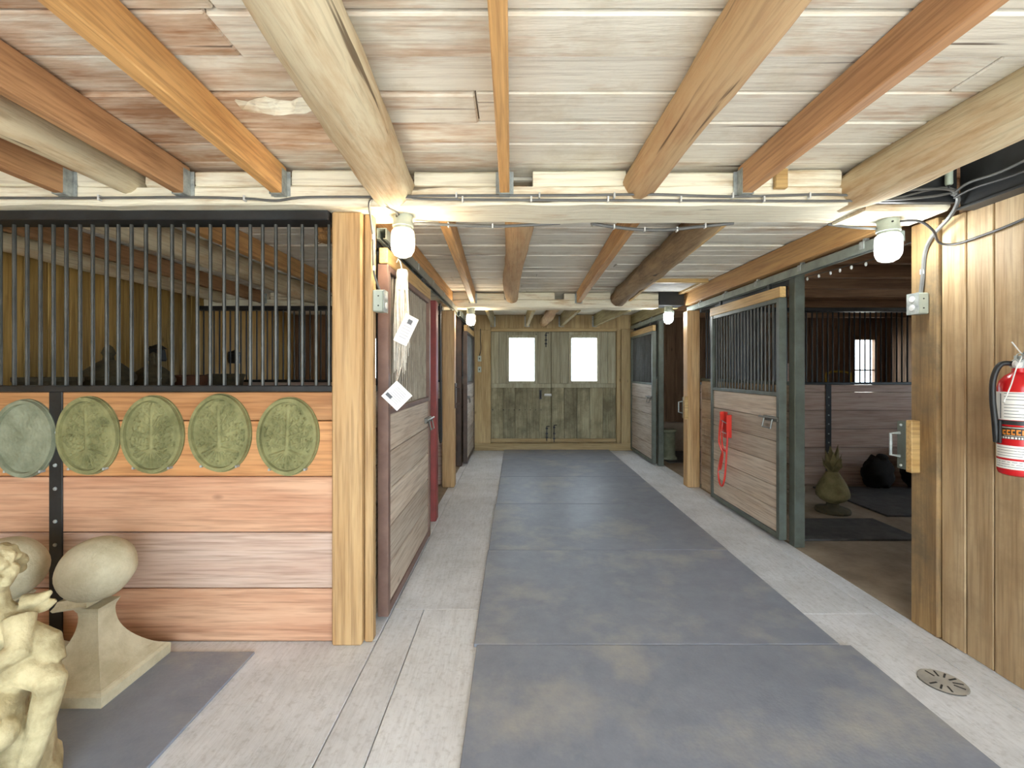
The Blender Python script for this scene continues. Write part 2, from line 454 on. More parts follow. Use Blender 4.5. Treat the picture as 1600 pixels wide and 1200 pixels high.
# ------------------------------------------------------------------ setting: walls
def board_wall(name, axis, pos, u0, u1, z0, z1, wd, mat, side, holes=(), th=.022, backing=.06, bmat=None, label=None, boards=True):
    """vertical boards on a backing; axis 'x': wall runs along x at y=pos, 'y': along y at x=pos; side = direction of the face"""
    root = thing(name, (0,0,0), label, None, None, 'structure')
    def blk(nm, a, b, za, zb, d0, d1, m, c):
        lo, hi = min(d0, d1), max(d0, d1)
        mb = MB().box(a, b, lo, hi, za, zb, c) if axis == 'x' else MB().box(lo, hi, a, b, za, zb, c)
        part(nm, mb, m, root)
    def split(a, b):
        segs = [(z0, z1)]
        for (h0, h1, k0, k1) in holes:
            if a < h1-.001 and b > h0+.001:
                new = []
                for (p, q) in segs:
                    if k0 > p: new.append((p, min(q, k0)))
                    if k1 < q: new.append((max(p, k1), q))
                segs = [s_ for s_ in new if s_[1]-s_[0] > .005]
        return segs
    cuts = sorted({u0, u1} | {max(u0, min(u1, h)) for hh in holes for h in hh[:2]})
    for a, b in zip(cuts, cuts[1:]):
        if b-a < .001: continue
        for (p, q) in split(a, b): blk('light_stop_backing', a, b, p, q+(.03 if q >= ZC-.001 else 0), pos-side*backing, pos-side*.003, bmat or mat, 0)  # solid backing added so daylight does not leak between boards
    if boards:
        for a0, b0 in zip(cuts, cuts[1:]):
            nb = max(1, round((b0-a0)/wd)); ww = (b0-a0)/nb
            for i in range(nb):
                a, b = a0+i*ww, a0+(i+1)*ww
                for (p, q) in split(a, b):
                    blk('board', a+.0025, b-.0025, p, q, pos-side*.004, pos+side*(th-.004+random.uniform(-.002,.002)), mat, .004)
    return root
board_wall('wall_left', 'y', XL, 2.3, YE, 0, ZC, .19, wall_y, 1, label='yellowish vertical board wall behind the left stalls')
board_wall('wall_left_front', 'y', XL, YB, 2.3, 0, ZC, .19, wall_y, 1, boards=False)
board_wall('wall_right', 'y', XR, 2.3, YE, 0, ZC, .19, wall_d, -1, [(3.2, 4.6, 1.1, 2.0)], label='dark board wall behind the right stalls')  # the hole is for the added side window
# end wall: double doors and two stall windows are holes in it
board_wall('wall_back_left', 'x', YE, XL, -.72, 0, ZC, .17, wall_d, -1, [(-2.95, -2.33, 1.25, 2.0)], label='brown board end wall of the left stalls')
board_wall('wall_back_right', 'x', YE, 2.1, XR, 0, ZC, .15, wall_d, -1, [(5.98, 6.41, 1.0, 1.97)], label='brown board end wall of the right stalls')
board_wall('wall_back', 'x', YE, -.72, 2.1, 0, ZC, .24, frame_z, -1, [(-.42, 1.80, .13, 2.10)], label='ochre board surround of the double doors')
part('kerb', MB().box(2.36, XR, YE-.16, YE-.02, 0, .5, .01), concrete_d, bpy.data.objects['wall_back_right'])
# right front wall of wide tan boards, its open bay behind the photographer lets the daylight in
wr = board_wall('wall_right_front', 'y', 2.24, .55, 2.377, 0, 2.18, .128, wall_z, -1, label='tan vertical board wall on the right', bmat=wall_d)
part('end_board', MB().box(2.205, 2.30, 2.380, 2.54, 0, 2.20, .006), post_g, wr, label='dirty wide board at the stall opening')
wf = MB(); wf.box(XL, -1.7, YB, YB+.1, 0, ZC); wf.box(3.4, XR, YB, YB+.1, 0, ZC)
struct_mesh('wall_front', wf, wall_d)
wx = MB(); wx.box(2.30, XR, 2.30, 2.36, 0, ZC)
struct_mesh('wall_right_cross', wx, wall_d)

def window(name, x0, x1, z0, z1, label):
    r = thing(name, ((x0+x1)/2, YE, z0), label, None, None, 'structure')
    for (a, b, c, d) in ((x0-.05, x0+.02, z0-.05, z1+.05), (x1-.02, x1+.05, z0-.05, z1+.05)):
        part('window_frame', MB().box(a, b, YE-.05, YE+.06, c, d, .004), wall_d, r)
    part('window_frame', MB().box(x0+.02, x1-.02, YE-.05, YE+.06, z1-.02, z1+.05, .004), wall_d, r)
    part('window_sill', MB().box(x0+.02, x1-.02, YE-.06, YE+.06, z0-.05, z0+.02, .004), wall_d, r)
    part('pane', MB().box(x0+.02, x1-.02, YE+.02, YE+.024, z0+.02, z1-.02), pane_m, r)
    return r
window('window_1', -2.95, -2.33, 1.25, 2.0, 'bright window at the end of the left stalls')
wn = window('window_2', 5.98, 6.41, 1.0, 1.97, 'bright narrow window behind the right stall bars')
part('glazing_bar', MB().box(6.0, 6.39, YE, YE+.03, 1.40, 1.425, .003), wall_d, wn)

w3 = thing('added_window_3', (XR, 3.9, 1.1), 'added unseen side window lighting the near right stall', None, None, 'structure')  # unseen window, added to bring daylight into the near right stall
for (a, b, c, d) in ((3.15, 3.22, 1.05, 2.05), (4.58, 4.65, 1.05, 2.05), (3.22, 4.58, 1.98, 2.05), (3.22, 4.58, 1.05, 1.12), (3.88, 3.92, 1.12, 1.98)):
    part('window_frame', MB().box(XR-.04, XR+.05, a, b, c, d, .004), wall_d, w3)
for a, b in ((3.22, 3.88), (3.92, 4.58)): part('pane', MB().box(XR+.01, XR+.014, a, b, 1.12, 1.98), pane_m, w3)
# the double doors in the end wall
def barn_leaf(name, x0, x1, wx0, wx1, label):
    r = thing(name, ((x0+x1)/2, YE, .14), label, None, None, 'structure')
    z0, z1, zm, wz0, wz1 = .14, 2.09, 1.13, 1.22, 1.985
    for q in ((x0-.03, x1+.03, z0-.03, wz0), (x0-.03, x1+.03, wz1, z1+.04), (x0-.03, wx0, wz0, wz1), (wx1, x1+.03, wz0, wz1)): part('light_stop_panel', MB().box(q[0], q[1], YE+.031, YE+.05, q[2], q[3]), gray_z, r)  # unseen panels added behind the boards to stop light leaking through gaps
    nb = 5; ww = (x1-x0)/nb
    for i in range(nb):
        part('board', MB().box(x0+i*ww+.002, x0+(i+1)*ww-.002, YE-.005+random.uniform(-.003, .003), YE+.03, z0, zm-.03, .003), gray_z, r)
    part('batten', MB().box(x0, x1, YE-.03, YE+.03, zm-.03, zm+.045, .005), gray_zu, r)
    for (a, b, c, d) in ((x0, wx0-.05, zm+.045, z1), (wx1+.05, x1, zm+.045, z1)):
        k = max(1, round((b-a)/.17)); q = (b-a)/k
        for i in range(k): part('board', MB().box(a+i*q+.002, a+(i+1)*q-.002, YE-.004, YE+.03, c, d, .003), gray_zu, r)
    part('board', MB().box(wx0-.05, wx1+.05, YE-.004, YE+.03, wz1+.05, z1, .003), gray_zu, r)
    fr = part('window_frame', MB().box(wx0-.05, wx0, YE-.025, YE+.03, wz0-.045, wz1+.05, .005).box(wx1, wx1+.05, YE-.025, YE+.03, wz0-.045, wz1+.05, .005)
         .box(wx0, wx1, YE-.025, YE+.04, wz1, wz1+.05, .005).box(wx0, wx1, YE-.03, YE+.04, wz0-.045, wz0, .005), gray_zu, r)
    part('pane', MB().box(wx0, wx1, YE+.012, YE+.016, wz0, wz1), pane_m, fr)
    part('bottom_rail', MB().box(x0, x1, YE-.02, YE-.006, z0, z0+.06, .003), frame_x, r)
    return r
d1 = barn_leaf('door_1', -.415, .648, -.095, .352, 'left leaf of the weathered olive barn doors with bright window')
d2 = barn_leaf('door_2', .652, 1.795, 1.01, 1.465, 'right leaf of the weathered olive barn doors with bright window')
def bolt(xc, za, zb, root):
    m = MB().cyl((xc, YE-.03, za), (xc, YE-.03, zb), .008, n=8).cyl((xc, YE-.03, zb), (xc+.05, YE-.035, zb), .007, n=8)
    for z in (za+.06, (za+zb)/2, zb-.04): m.box(xc-.02, xc+.02, YE-.035, YE-.005, z-.012, z+.012)
    part('drop_bolt', m, steel_k, root, True)
bolt(.57, .16, .42, d1); bolt(.70, .14, .44, d2); bolt(.555, 1.82, 2.07, d1)
part('door_handle', MB().tube([(.46, YE-.008, 1.04), (.46, YE-.05, 1.02), (.46, YE-.05, .95), (.46, YE-.008, .92)], .012, 8).box(.44, .48, YE-.02, YE-.003, .90, 1.06), steel_k, d1, True)
sg = part('notice_plate', MB().box(.53, .655, YE-.012, YE-.004, .955, .995, .002), white_p, d1, label='small white notice on the door seam')
m = MB()
for i in range(5): m.box(.54+i*.022, .555+i*.022, YE-.0135, YE-.0121, .962, .97)
part('printed_lines', m, ink, sg)
m = MB()
for i in range(10): m.box(-.39+i*.095+random.uniform(-.01,.01), -.378+i*.095, YE-.012, YE-.004, .70, .715)
part('nail_heads', m, slot_k, d1, kind='stuff')
for (a, b, c, d, mm, nm) in ((-.72, -.42, 0.02, 2.12, frame_z, 'trim_1'), (1.80, 1.87, .1, 2.12, frame_z, 'trim_2'), (1.88, 2.10, .02, 2.14, frame_z, 'trim_3')):
    struct_mesh(nm, MB().box(a, b, YE-.06, YE-.03, c, d, .006), mm, None)
struct_mesh('trim_4', MB().box(-.415, 1.795, YE-.06, YE-.03, 2.095, 2.15, .005), frame_x, 'top frame board over the double doors')
struct_mesh('trim_5', MB().box(-.72, 2.10, YE-.09, YE-.03, 0.0, .125, .006), frame_x, 'sill board under the double doors')

# ------------------------------------------------------------------ main beams
def cross_beam(label, x0, x1, y0, y1, z0, z1, notches, seed):
    b = thing('ceiling_beam', ((x0+x1)/2, y0, z0), label, 'beam', 'hewn cross beams')
    zm = z0+(z1-z0)*.52
    part('lower_timber', rough_beam(MB(), x0, x1, y0, y1, z0, zm, .12, .012, 0, seed), ww_beam, b)
    a = x0
    for (n0, n1) in sorted(notches)+[(x1, x1)]:
        if n0-a > .03: part('upper_block', rough_beam(MB(), a, n0, y0+random.uniform(-.004, .012), y1, zm-.004, z1-random.uniform(.004, .02), .1, .006, 0, seed+a), ww_beam, b)
        a = n1
    return b
cross_beam('long whitewashed hewn beam across the front, with two cables clipped along it', XL, 1.73, 2.22, 2.50, 2.205, 2.388,
           [(-2.21,-2.13), (-1.97,-1.80), (-1.64,-1.56), (-1.17,-1.09), (-.71,-.49), (-.075,.09), (.545,.70), (1.075,1.145), (1.26,1.30), (1.60, 1.73)], 3)
cross_beam('whitewashed hewn beam halfway down the aisle', XL, 1.80, 5.70, 5.95, 2.19, 2.388,
           [(-3.2,-3.05), (-2.5,-2.3), (-2.0,-1.9), (-.57,-.48), (-.13,.04), (.50,.62), (.76,.85), (1.2,1.42)], 9)
bk = thing('beam_splice', (1.94, 2.22, 2.20), 'black steel splice on the right end of the front beam', 'steel plate')
part('plate', MB().box(1.735, 2.15, 2.215, 2.25, 2.215, 2.384, .003), steel_k, bk)
part('packing_timber', rough_beam(MB(), 1.735, 2.15, 2.252, 2.50, 2.19, 2.384, .1, .008, 0, 4), ww_beam, bk)
bm_ = thing('beam_splice', (2.0, 5.70, 2.19), 'black steel splice on the right end of the far beam', 'steel plate')
part('plate', MB().box(1.805, 2.11, 5.68, 5.93, 2.215, 2.384, .003), steel_k, bm_)
bl = thing('steel_beam', (2.2, .5, 2.17), 'black painted beam along the top of the right wall', 'beam')
part('web', MB().box(2.155, 2.245, -1.0, 2.21, 2.185, 2.385, .004), steel_k, bl)
part('lip', MB().box(2.14, 2.25, -1.0, 2.21, 2.172, 2.184, .002), steel_k, bl)

# ------------------------------------------------------------------ joists and logs
def joist(label, xa, ya, xb, yb, mat, wd=.045, ht=.14, hanger=(False, True), group=None, name='ceiling_joist', z1=ZC-.008):
    r = thing(name, ((xa+xb)/2, (ya+yb)/2, z1-ht), label, 'joist', group)
    part('timber', MB().beam((xa, ya, z1-ht/2), (xb, yb, z1-ht/2), wd, ht, .004), mat, r)
    for flag, (x, y), s in ((hanger[0], (xa, ya), 1), (hanger[1], (xb, yb), -1)):
        if not flag: continue
        h = MB(); yy = sorted((y, y+s*.05)); e = wd/2
        h.box(x-e-.003, x-e, yy[0], yy[1], z1-ht-.003, z1-.02); h.box(x+e, x+e+.003, yy[0], yy[1], z1-ht-.003, z1-.02)
        h.box(x-e-.003, x+e+.003, yy[0], yy[1], z1-ht-.004, z1-ht-.001)
        yo = y-s*.0015
        h.box(x+e, x+e+.020, yo-.0015, yo+.0015, z1-ht, z1-.02); h.box(x-e-.020, x-e, yo-.0015, yo+.0015, z1-ht, z1-.02)
        part('joist_hanger', h, galv, r)
    return r
def log(label, xa, ya, xb, yb, r, mat, zc=None, jit=.12, group=None, ends=(1, 1)):
    z = (ZC-r*.86) if zc is None else zc
    root = thing('log_joist', ((xa+xb)/2, (ya+yb)/2, z-r), label, 'log', group)
    m = 26; pts = []; rs = []
    for i in range(m+1):
        u = i/m; k = 1.0
        if i == 0: k = .93*ends[0]
        if i == m: k = .93*ends[1]
        pts.append((xa+(xb-xa)*u+.012*math.sin(u*7+xa*5), ya+(yb-ya)*u, z+.006*math.sin(u*9+xa)))
        rs.append(r*k*(1+.05*math.sin(u*11+xa*3)))
    part('trunk', MB().tube(pts, rs, 16, True, jit), mat, root, True)
    return root
G1 = 'joists over the front bay'; G2 = 'joists over the middle bay'; G3 = 'joists over the far bay'
joist('brown joist at the far left, first to meet the front beam', -2.04, -1.0, -2.17, 2.215, j_brown, .05, group=G1)
log('slim whitewashed half log between the two leftmost joists', -1.78, -1.0, -1.885, 2.30, .075, ww_log, group=G1)
joist('brown orange joist left of the bright orange joist', -1.42, -1.0, -1.60, 2.215, j_brown, .05, group=G1)
joist('bright orange joist hung on the front beam above the left bars', -.95, -1.0, -1.135, 2.215, j_orange, .055, group=G1)
log('thick whitewashed log joist left of the centre joist', -.44, -1.0, -.60, 2.34, .112, ww_log, group=G1)
joist('orange joist in the centre of the front bay', -.025, -1.0, -.048, 2.215, j_orange, .046, group=G1)
log('peeled brown log joist right of the centre joist', .62, -1.0, .62, 2.34, .085, ww_logx, group=G1)
joist('red brown joist between the two right hand logs', 1.115, -1.0, 1.108, 2.215, j_brown, .05, group=G1)
log('rough whitewashed log at the right, ending over the black splice', 1.80, -1.0, 1.69, 2.32, .105, ww_log, jit=.2, group=G1)
solo('wood_block', MB().box(1.255, 1.315, 2.19, 2.218, 2.275, 2.37, .004), newwood_x, (1.285, 2.2, 2.27), 'small tan block nailed to the front beam', 'wood block')
joist('tan joist beside the left door track', -.40, 2.505, -.52, 5.695, j_orange, .06, group=G2)
log('smooth pale log joist over the middle of the aisle', .03, 2.45, -.045, 5.78, .085, ww_logx, group=G2)
joist('orange joist right of the smooth pale log', .69, 2.505, .80, 5.695, j_orange, .055, group=G2)
bl_ = log('dark bark covered log with a slat nailed beside it', 1.13, 2.45, 1.31, 5.78, .1, bark, jit=.2, group=G2)
part('side_slat', MB().beam((1.255, 2.7, 2.29), (1.435, 5.68, 2.29), .03, .05, .003), newwood_y, bl_, label='pale slat nailed along the log')
joist('doubled orange header over the right stall doors', 2.155, 2.51, 2.165, 5.68, j_orange, .08, .17, (False, False), G2, 'header_joist')
joist('tan header over the left stall doors', -.80, 2.51, -.80, 5.69, j_orange, .06, .18, (False, False), G2, 'header_joist')
joist('weathered header over the far right stall door', 2.10, 5.96, 2.085, YE-.07, j_green, .08, .17, (False, False), G3, 'header_joist')
joist('weathered header over the far left stall door', -.80, 5.96, -.80, YE-.07, j_green, .06, .18, (False, False), G3, 'header_joist')
joist('orange joist inside the left stall near its door', -1.95, 2.505, -1.95, 5.695, j_orange, .055, group=G2)
log('whitewashed log inside the left stall between two orange joists', -2.42, 2.45, -2.40, 5.78, .10, ww_log, group=G2)
joist('dark orange joist deep inside the left stall', -3.07, 2.505, -3.14, 5.695, j_brown, .055, group=G2)
log('whitewashed pole along the outer wall of the left stall', -3.66, 2.45, -3.68, 5.78, .075, ww_log, group=G2)
j3 = [(-.36, -.38, 'far left joist before the double doors'), (.25, .22, 'slim weathered joist above the left door window'), (.84, .82, 'weathered joist just right of the door seam'), (1.50, 1.41, 'wide weathered joist at the right of the far bay')]
for xa, xb, lb in j3: joist(lb, xa, 5.96, xb, YE-.065, j_green, .05, .205, group=G3)
log('round pale log over the seam of the double doors', .55, 5.96, .52, YE-.065, .08, ww_logx, 2.26, group=G3)
for i, (y, lb) in enumerate(((3.05, 'first brown joist over the near right stall'), (3.6, 'second brown joist over the near right stall'), (4.15, 'third brown joist over the near right stall'), (4.7, 'fourth brown joist over the near right stall'), (5.25, 'brown joist closest to the barred partition, right stall'),
                       (6.4, 'nearer brown joist over the far right stall'), (7.2, 'farther brown joist over the far right stall'))):
    r = thing('stall_joist', (4.4, y, ZC-.16), lb, 'joist', 'joists over the right stalls')
    part('timber', MB().box(2.21, XR-.01, y-.03, y+.03, ZC-.15, ZC-.004, .004), j_dark, r)
hd = thing('ceiling_hatch', (1.75, 5.3, 2.37), 'pale framed hatch panel in the ceiling before the far beam', 'hatch')
part('panel', MB().box(1.52, 2.03, 4.95, 5.62, 2.372, 2.384, .002), plain('hatch_board', (206,204,198), .8), hd)
for a in ((1.47, 2.08, 4.89, 4.95), (1.47, 1.52, 4.95, 5.66), (2.03, 2.08, 4.95, 5.66)):
    part('frame_board', MB().box(a[0], a[1], a[2], a[3], 2.345, 2.386, .003), newwood_x, hd)

# ------------------------------------------------------------------ posts
def post(label, x0, x1, y0, y1, z1, mat, name='timber_post', cat='post', c=.008):
    return solo(name, MB().box(x0, x1, y0, y1, 0.001, z1, c), mat, ((x0+x1)/2, (y0+y1)/2, 0), label, cat)
post('square fir post at the corner of the left stall, below the front beam', -.927, -.775, 2.31, 2.46, 2.203, post_z)
post('slim tan strip on the side of the left corner post, carrying a cable', -.772, -.728, 2.34, 2.40, 2.203, post_z, 'nailing_strip', 'wood strip')
post('red painted jamb post beside the left sliding door', -.79, -.726, 4.22, 4.34, 2.05, red_p)
post('tan fir post halfway down the left side', -.87, -.72, 5.46, 5.60, 2.122, post_z)
post('dark brown post in front of the far left door', -.855, -.775, 6.66, 6.76, 2.19, steel_dk)
post('tan fir post halfway down the right side, with a wooden pull block', 2.07, 2.22, 5.46, 5.60, 2.122, post_z)
post('grey green steel post beside the near right stall door', 2.212, 2.292, 3.60, 3.68, 2.20, steel_g, 'steel_post', 'post', .004)
post('grey green steel post beside the far right stall door', 2.112, 2.186, 6.68, 6.76, 2.20, steel_g, 'steel_post', 'post', .004)

# ------------------------------------------------------------------ stall partitions with bars
def bar_mesh(h, r, mat, nm='bar'):
    return mesh_of(MB().cyl((0,0,0), (0,0,h), r, n=8), nm, mat, True)
def partition(label, x0, x1, y, zs, mats, ztop, zr, xb0, xb1, pitch, straps, barm, railm, th=.045, r=.009):
    p = thing('stall_partition', ((x0+x1)/2, y, 0), label, 'stall partition')
    for i, (a, b) in enumerate(zip(zs, zs[1:])):
        part('plank', MB().box(x0, x1, y, y+th, a+.0025, b-.0025, .004), mats[i % len(mats)], p)
    part('bottom_channel', MB().box(x0, x1, y-.012, y+th+.012, zs[-1], zr, .004), railm, p)
    part('top_channel', MB().box(x0, x1, y-.06, y+th+.02, ztop, ztop+.048, .004), railm, p)
    n = int((xb1-xb0)/pitch)
    me = bar_mesh(ztop-zr+.02, r, barm)
    for i in range(n+1): inst('bar', me, p, (xb1-i*pitch+random.uniform(-.004, .004), y+th/2, zr-.01))
    for sx in straps:
        s_ = part('strap', MB().box(sx-.034, sx+.034, y-.008, y-.0005, .0, zs[-1], .002), steel_k, p)
        for i, (a, b) in enumerate(zip(zs, zs[1:])):
            for dz in (.06, b-a-.06):
                if b-a > .2: part('bolt', MB().lathe([(.010, 0), (.009, .005), (.004, .008)], (sx, y-.008, a+dz), 8, rot=Matrix.Rotation(math.pi/2, 3, 'X')), galv, s_)
    return p
pA = partition('plank and bar stall front on the left, hung with oval plaques', XL+.02, -.935, 2.35, [0, .275, .563, .851, 1.139, 1.288],
          [pinkx, palex, pinkx, orangex, orangex], 2.155, 1.32, -3.05, -.965, .0682, [-2.357], steel_b, steel_k)
partition('barred plank partition deep between the two left stalls', XL+.02, -.88, 5.60, [0, .23, .46, .69, .92, 1.14, 1.26], [palex], 2.14, 1.29, -3.85, -.95, .0655, [], steel_k, steel_k)
partition('barred plank partition between the two right stalls', 2.3, 6.3, 5.60, [0, .232, .46, .687, .915, 1.135, 1.229],
          [palex], 2.12, 1.26, 2.36, 5.30, .0655, [3.85], steel_k, steel_k)
# fixed panels beside the aisle (behind the sliding doors)
def side_panel(label, xf, y0, y1, s, matp, zt=1.28, ztop=2.10):
    p = thing('stall_side_panel', (xf, (y0+y1)/2, 0), label, 'stall panel')
    x0, x1 = sorted((xf, xf+s*.045)); k = 6
    for i in range(k):
        part('plank', MB().box(x0, x1, y0, y1, zt*i/k+.0025, zt*(i+1)/k-.0025, .004), matp, p)
    part('bottom_channel', MB().box(x0-.006, x1+.006, y0, y1, zt, zt+.03, .003), steel_g, p)
    part('top_channel', MB().box(x0-.006, x1+.006, y0, y1, ztop, ztop+.04, .003), steel_k, p)
    me = bar_mesh(ztop-zt-.02, .009, steel_k); n = int((y1-y0-.06)/.066)
    for i in range(n+1): inst('bar', me, p, ((x0+x1)/2, y0+.035+i*.066, zt+.025))
side_panel('bleached plank panel with bars behind the near right door', 2.235, 3.69, 5.455, 1, panel_y)
side_panel('bleached plank panel with bars behind the far right door', 2.135, 6.77, YE-.05, 1, panel_y)
side_panel('plank panel with bars behind the near left door', -.79, 2.47, 4.21, -1, door_y)
side_panel('plank panel with bars behind the far left door', -.79, 6.77, YE-.05, -1, door_wy)

# ------------------------------------------------------------------ sliding stall doors
def slide_door(label, xf, s, y0, y1, frame, plank, zmid=1.19, latch_y=None, rail=newwood_y, np=5, barm=None):
    """xf: aisle face of the door, s: +1 if the door body lies to +x of it"""
    d = thing('sliding_stall_door', (xf+s*.03, (y0+y1)/2, .03), label, 'stall door', 'sliding stall doors')
    X = lambda a, b: sorted((xf+s*a, xf+s*b))
    zt = 1.99
    for a, b in ((y0, y0+.045), (y1-.045, y1)):
        x0, x1 = X(0, .06); part('stile', MB().box(x0, x1, a, b, .03, zt, .003), frame, d)
    x0, x1 = X(.004, .056)
    part('bottom_rail', MB().box(x0, x1, y0+.045, y1-.045, .03, .075, .003), frame, d)
    part('middle_rail', MB().box(x0, x1, y0+.045, y1-.045, zmid, zmid+.032, .003), frame, d)
    part('upper_rail', MB().box(x0, x1, y0+.045, y1-.045, zt-.035, zt, .003), frame, d)
    x0, x1 = X(.002, .05); part('top_rail', MB().box(x0, x1, y0-.01, y1+.02, zt+.001, zt+.088, .004), rail, d)
    h = (zmid-.075)/np; x0, x1 = X(.012, .05)
    for i in range(np): part('plank', MB().box(x0, x1, y0+.046, y1-.046, .075+i*h+.0025, .075+(i+1)*h-.0025, .004), plank, d)
    me = bar_mesh(zt-.035-zmid-.03, .0085, barm or steel_b); n = int((y1-y0-.15)/.058)
    for i in range(n+1): inst('bar', me, d, (xf+s*.03, y0+.08+i*(y1-y0-.16)/n, zmid+.03))
    for yy in (y0+.18, y1-.2):                                                # roller hangers up to the track
        hg = MB().box(*X(.01, .03), yy-.02, yy+.02, zt+.08, zt+.135)
        part('roller_hanger', hg, steel_k, d)
    if latch_y is not None:
        zl = 1.0
        g = part('latch', MB().box(*X(-.010, .0115), latch_y-.10, latch_y+.10, zl-.02, zl+.022, .002), dull, d, label='dull steel slide latch')
        part('latch_bolt', MB().cyl((xf-s*.018, latch_y-.13, zl+.008), (xf-s*.018, latch_y+.15, zl+.008), .009, n=8), dull, g, True)
        part('latch_handle', MB().tube([(xf-s*.016, latch_y-.05, zl), (xf-s*.032, latch_y-.05, zl-.075), (xf-s*.032, latch_y+.075, zl-.075), (xf-s*.016, latch_y+.075, zl)], .0065, 6), dull, g, True)
        for dy in (-.08, .085): part('screw', MB().ball((xf-s*.011, latch_y+dy, zl), .006, 8, 4), galv, g, True)
    return d
slide_door('near left sliding door in brown steel frame, with white tassel hanging on it', -.70, -1, 2.53, 3.80, steel_br, door_y, 1.15, 3.70, barm=steel_lb)
slide_door('near right sliding door in grey green frame, with red folding rack', 2.135, 1, 3.68, 4.97, steel_g, door_y, 1.19, 3.80, np=6)
slide_door('far right sliding door of bleached planks', 2.035, 1, 6.74, YE-.10, steel_g, door_wy, 1.19, 6.86)
slide_door('far left sliding door of bleached planks in dark frame', -.70, -1, 6.74, YE-.10, steel_dk, door_wy, 1.19, 6.86)
# tracks
def track(label, x, y0, y1, z):
    t = thing('door_track', (x, (y0+y1)/2, z), label, 'track')
    m = MB(); m.box(x-.024, x+.024, y0, y1, z+.056, z+.06); m.box(x-.026, x-.022, y0, y1, z, z+.06); m.box(x+.022, x+.026, y0, y1, z, z+.06)
    m.box(x-.022, x-.010, y0, y1, z, z+.004); m.box(x+.010, x+.022, y0, y1, z, z+.004)
    part('rail', m, track_m, t)
    y = y0+.25
    while y < y1:
        part('bracket', MB().box(x-.029, x+.029, y-.018, y+.018, z+.02, z+.066).box(x-.012, x+.012, y-.012, y+.012, z+.066, z+.085), galv, t); y += .62
track('long steel door track along the right side', 2.165, 2.56, 5.67, 2.125)
track('short steel door track over the far right door', 2.065, 5.98, YE-.08, 2.125)
track('steel door track over the near left door', -.735, 2.52, 5.66, 2.125)
track('short steel door track over the far left door', -.735, 5.98, YE-.08, 2.125)
# pull blocks on the right posts
def pull_block(label, x, y, z0, z1):
    p = thing('door_pull', (x, y, z0), label, 'door pull')
    part('wood_block', MB().box(x-.02, x+.03, y-.03, y+.008, z0, z1, .004), newwood_x, p)
    pl = part('plate', MB().box(x-.03, x+.028, y+.009, y+.016, z0+.01, z1-.01, .002), steel_g, p)
    zc = (z0+z1)/2
    part('handle', MB().tube([(x-.015, y+.016, zc+.06), (x-.03, y+.06, zc+.055), (x-.03, y+.06, zc-.055), (x-.015, y+.016, zc-.06)], .008, 8), galv, pl, True)
pb = thing('door_pull', (2.19, 2.55, .84), 'steel pull handle on a wood block at the right stall opening', 'door pull')
part('wood_block', MB().box(2.155, 2.203, 2.475, 2.515, .84, 1.125, .004), newwood_x, pb)
pl = part('plate', MB().box(2.157, 2.203, 2.517, 2.575, .85, 1.115, .003), steel_g, pb)
part('handle', MB().tube([(2.155, 2.55, 1.05), (2.115, 2.565, 1.045), (2.115, 2.565, .925), (2.155, 2.55, .92)], .008, 8), galv, pl, True)
for z in (.87, 1.095): part('bolt', MB().ball((2.155, 2.545, z), .008, 8, 6), galv, pl, True)
pb = thing('door_pull', (2.05, 5.5, .82), 'pale wooden pull block on the middle right post', 'door pull')
part('wood_block', MB().box(2.03, 2.0705, 5.44, 5.50, .82, 1.09, .004), newwood_x, pb)
pl = part('plate', MB().box(2.03, 2.0705, 5.502, 5.53, .83, 1.08, .003), steel_g, pb)
part('handle', MB().tube([(2.03, 5.515, 1.03), (1.985, 5.52, 1.02), (1.985, 5.52, .9), (2.03, 5.515, .89)], .008, 8), galv, pl, True)
pb = thing('door_pull', (-.70, 5.5, .95), 'dark latch hardware on the middle left post', 'door pull')
part('plate', MB().box(-.7205, -.706, 5.47, 5.56, .95, 1.25, .002), steel_dk, pb)
part('handle', MB().tube([(-.706, 5.5, 1.2), (-.66, 5.5, 1.19), (-.66, 5.5, 1.02), (-.706, 5.5, 1.0)], .009, 8), steel_dk, pb, True)

# ------------------------------------------------------------------ rubber mats down the aisle
ys = [1.08, 2.296, 3.512, 4.733, 5.952, 7.06, 8.0]
dx = [(-.19, 1.69), (-.205, 1.64), (-.20, 1.645), (-.19, 1.645), (-.185, 1.65), (-.185, 1.65)]
lb = ['grey rubber mat nearest the camera', 'large grey rubber mat, second from the camera', 'grey rubber mat, third from the camera', 'grey rubber mat, fourth from the camera', 'bluish rubber mat, second from the double doors', 'short rubber mat at the foot of the double doors']
for i in range(6):
    solo('rubber_mat', MB().box(dx[i][0], dx[i][1], ys[i]+.003, ys[i+1]-.003, .0015, .019, .003), mat_rub, (.72, (ys[i]+ys[i+1])/2, 0), lb[i], 'mat', 'rubber mats down the aisle')
solo('rubber_mat', MB().box(-3.1, -1.28, 1.03, 2.25, .001, .013, .003), mat_rub, (-2.2, 1.6, 0), 'grey rubber mat under the stone finials', 'mat')
solo('rubber_mat', MB().box(2.33, 3.35, 3.74, 4.27, .001, .019, .003), mat_stall, (2.85, 4.0, 0), 'black rubber mat at the front of the right stall', 'mat')
solo('rubber_mat', MB().box(3.56, 5.0, 4.36, 5.45, .001, .019, .003), mat_stall, (4.2, 4.9, 0), 'black rubber mat deep in the right stall', 'mat')
dr = thing('floor_drain', (1.92, 2.045, 0), 'round slotted drain cover set in the concrete by the right wall', 'drain')
part('cover', MB().lathe([(.088, .0), (.088, .003), (.084, .0045), (.02, .005)], (1.92, 2.045, 0), 32), plain('drain_iron', (178,174,166), .8, 0.0), dr)
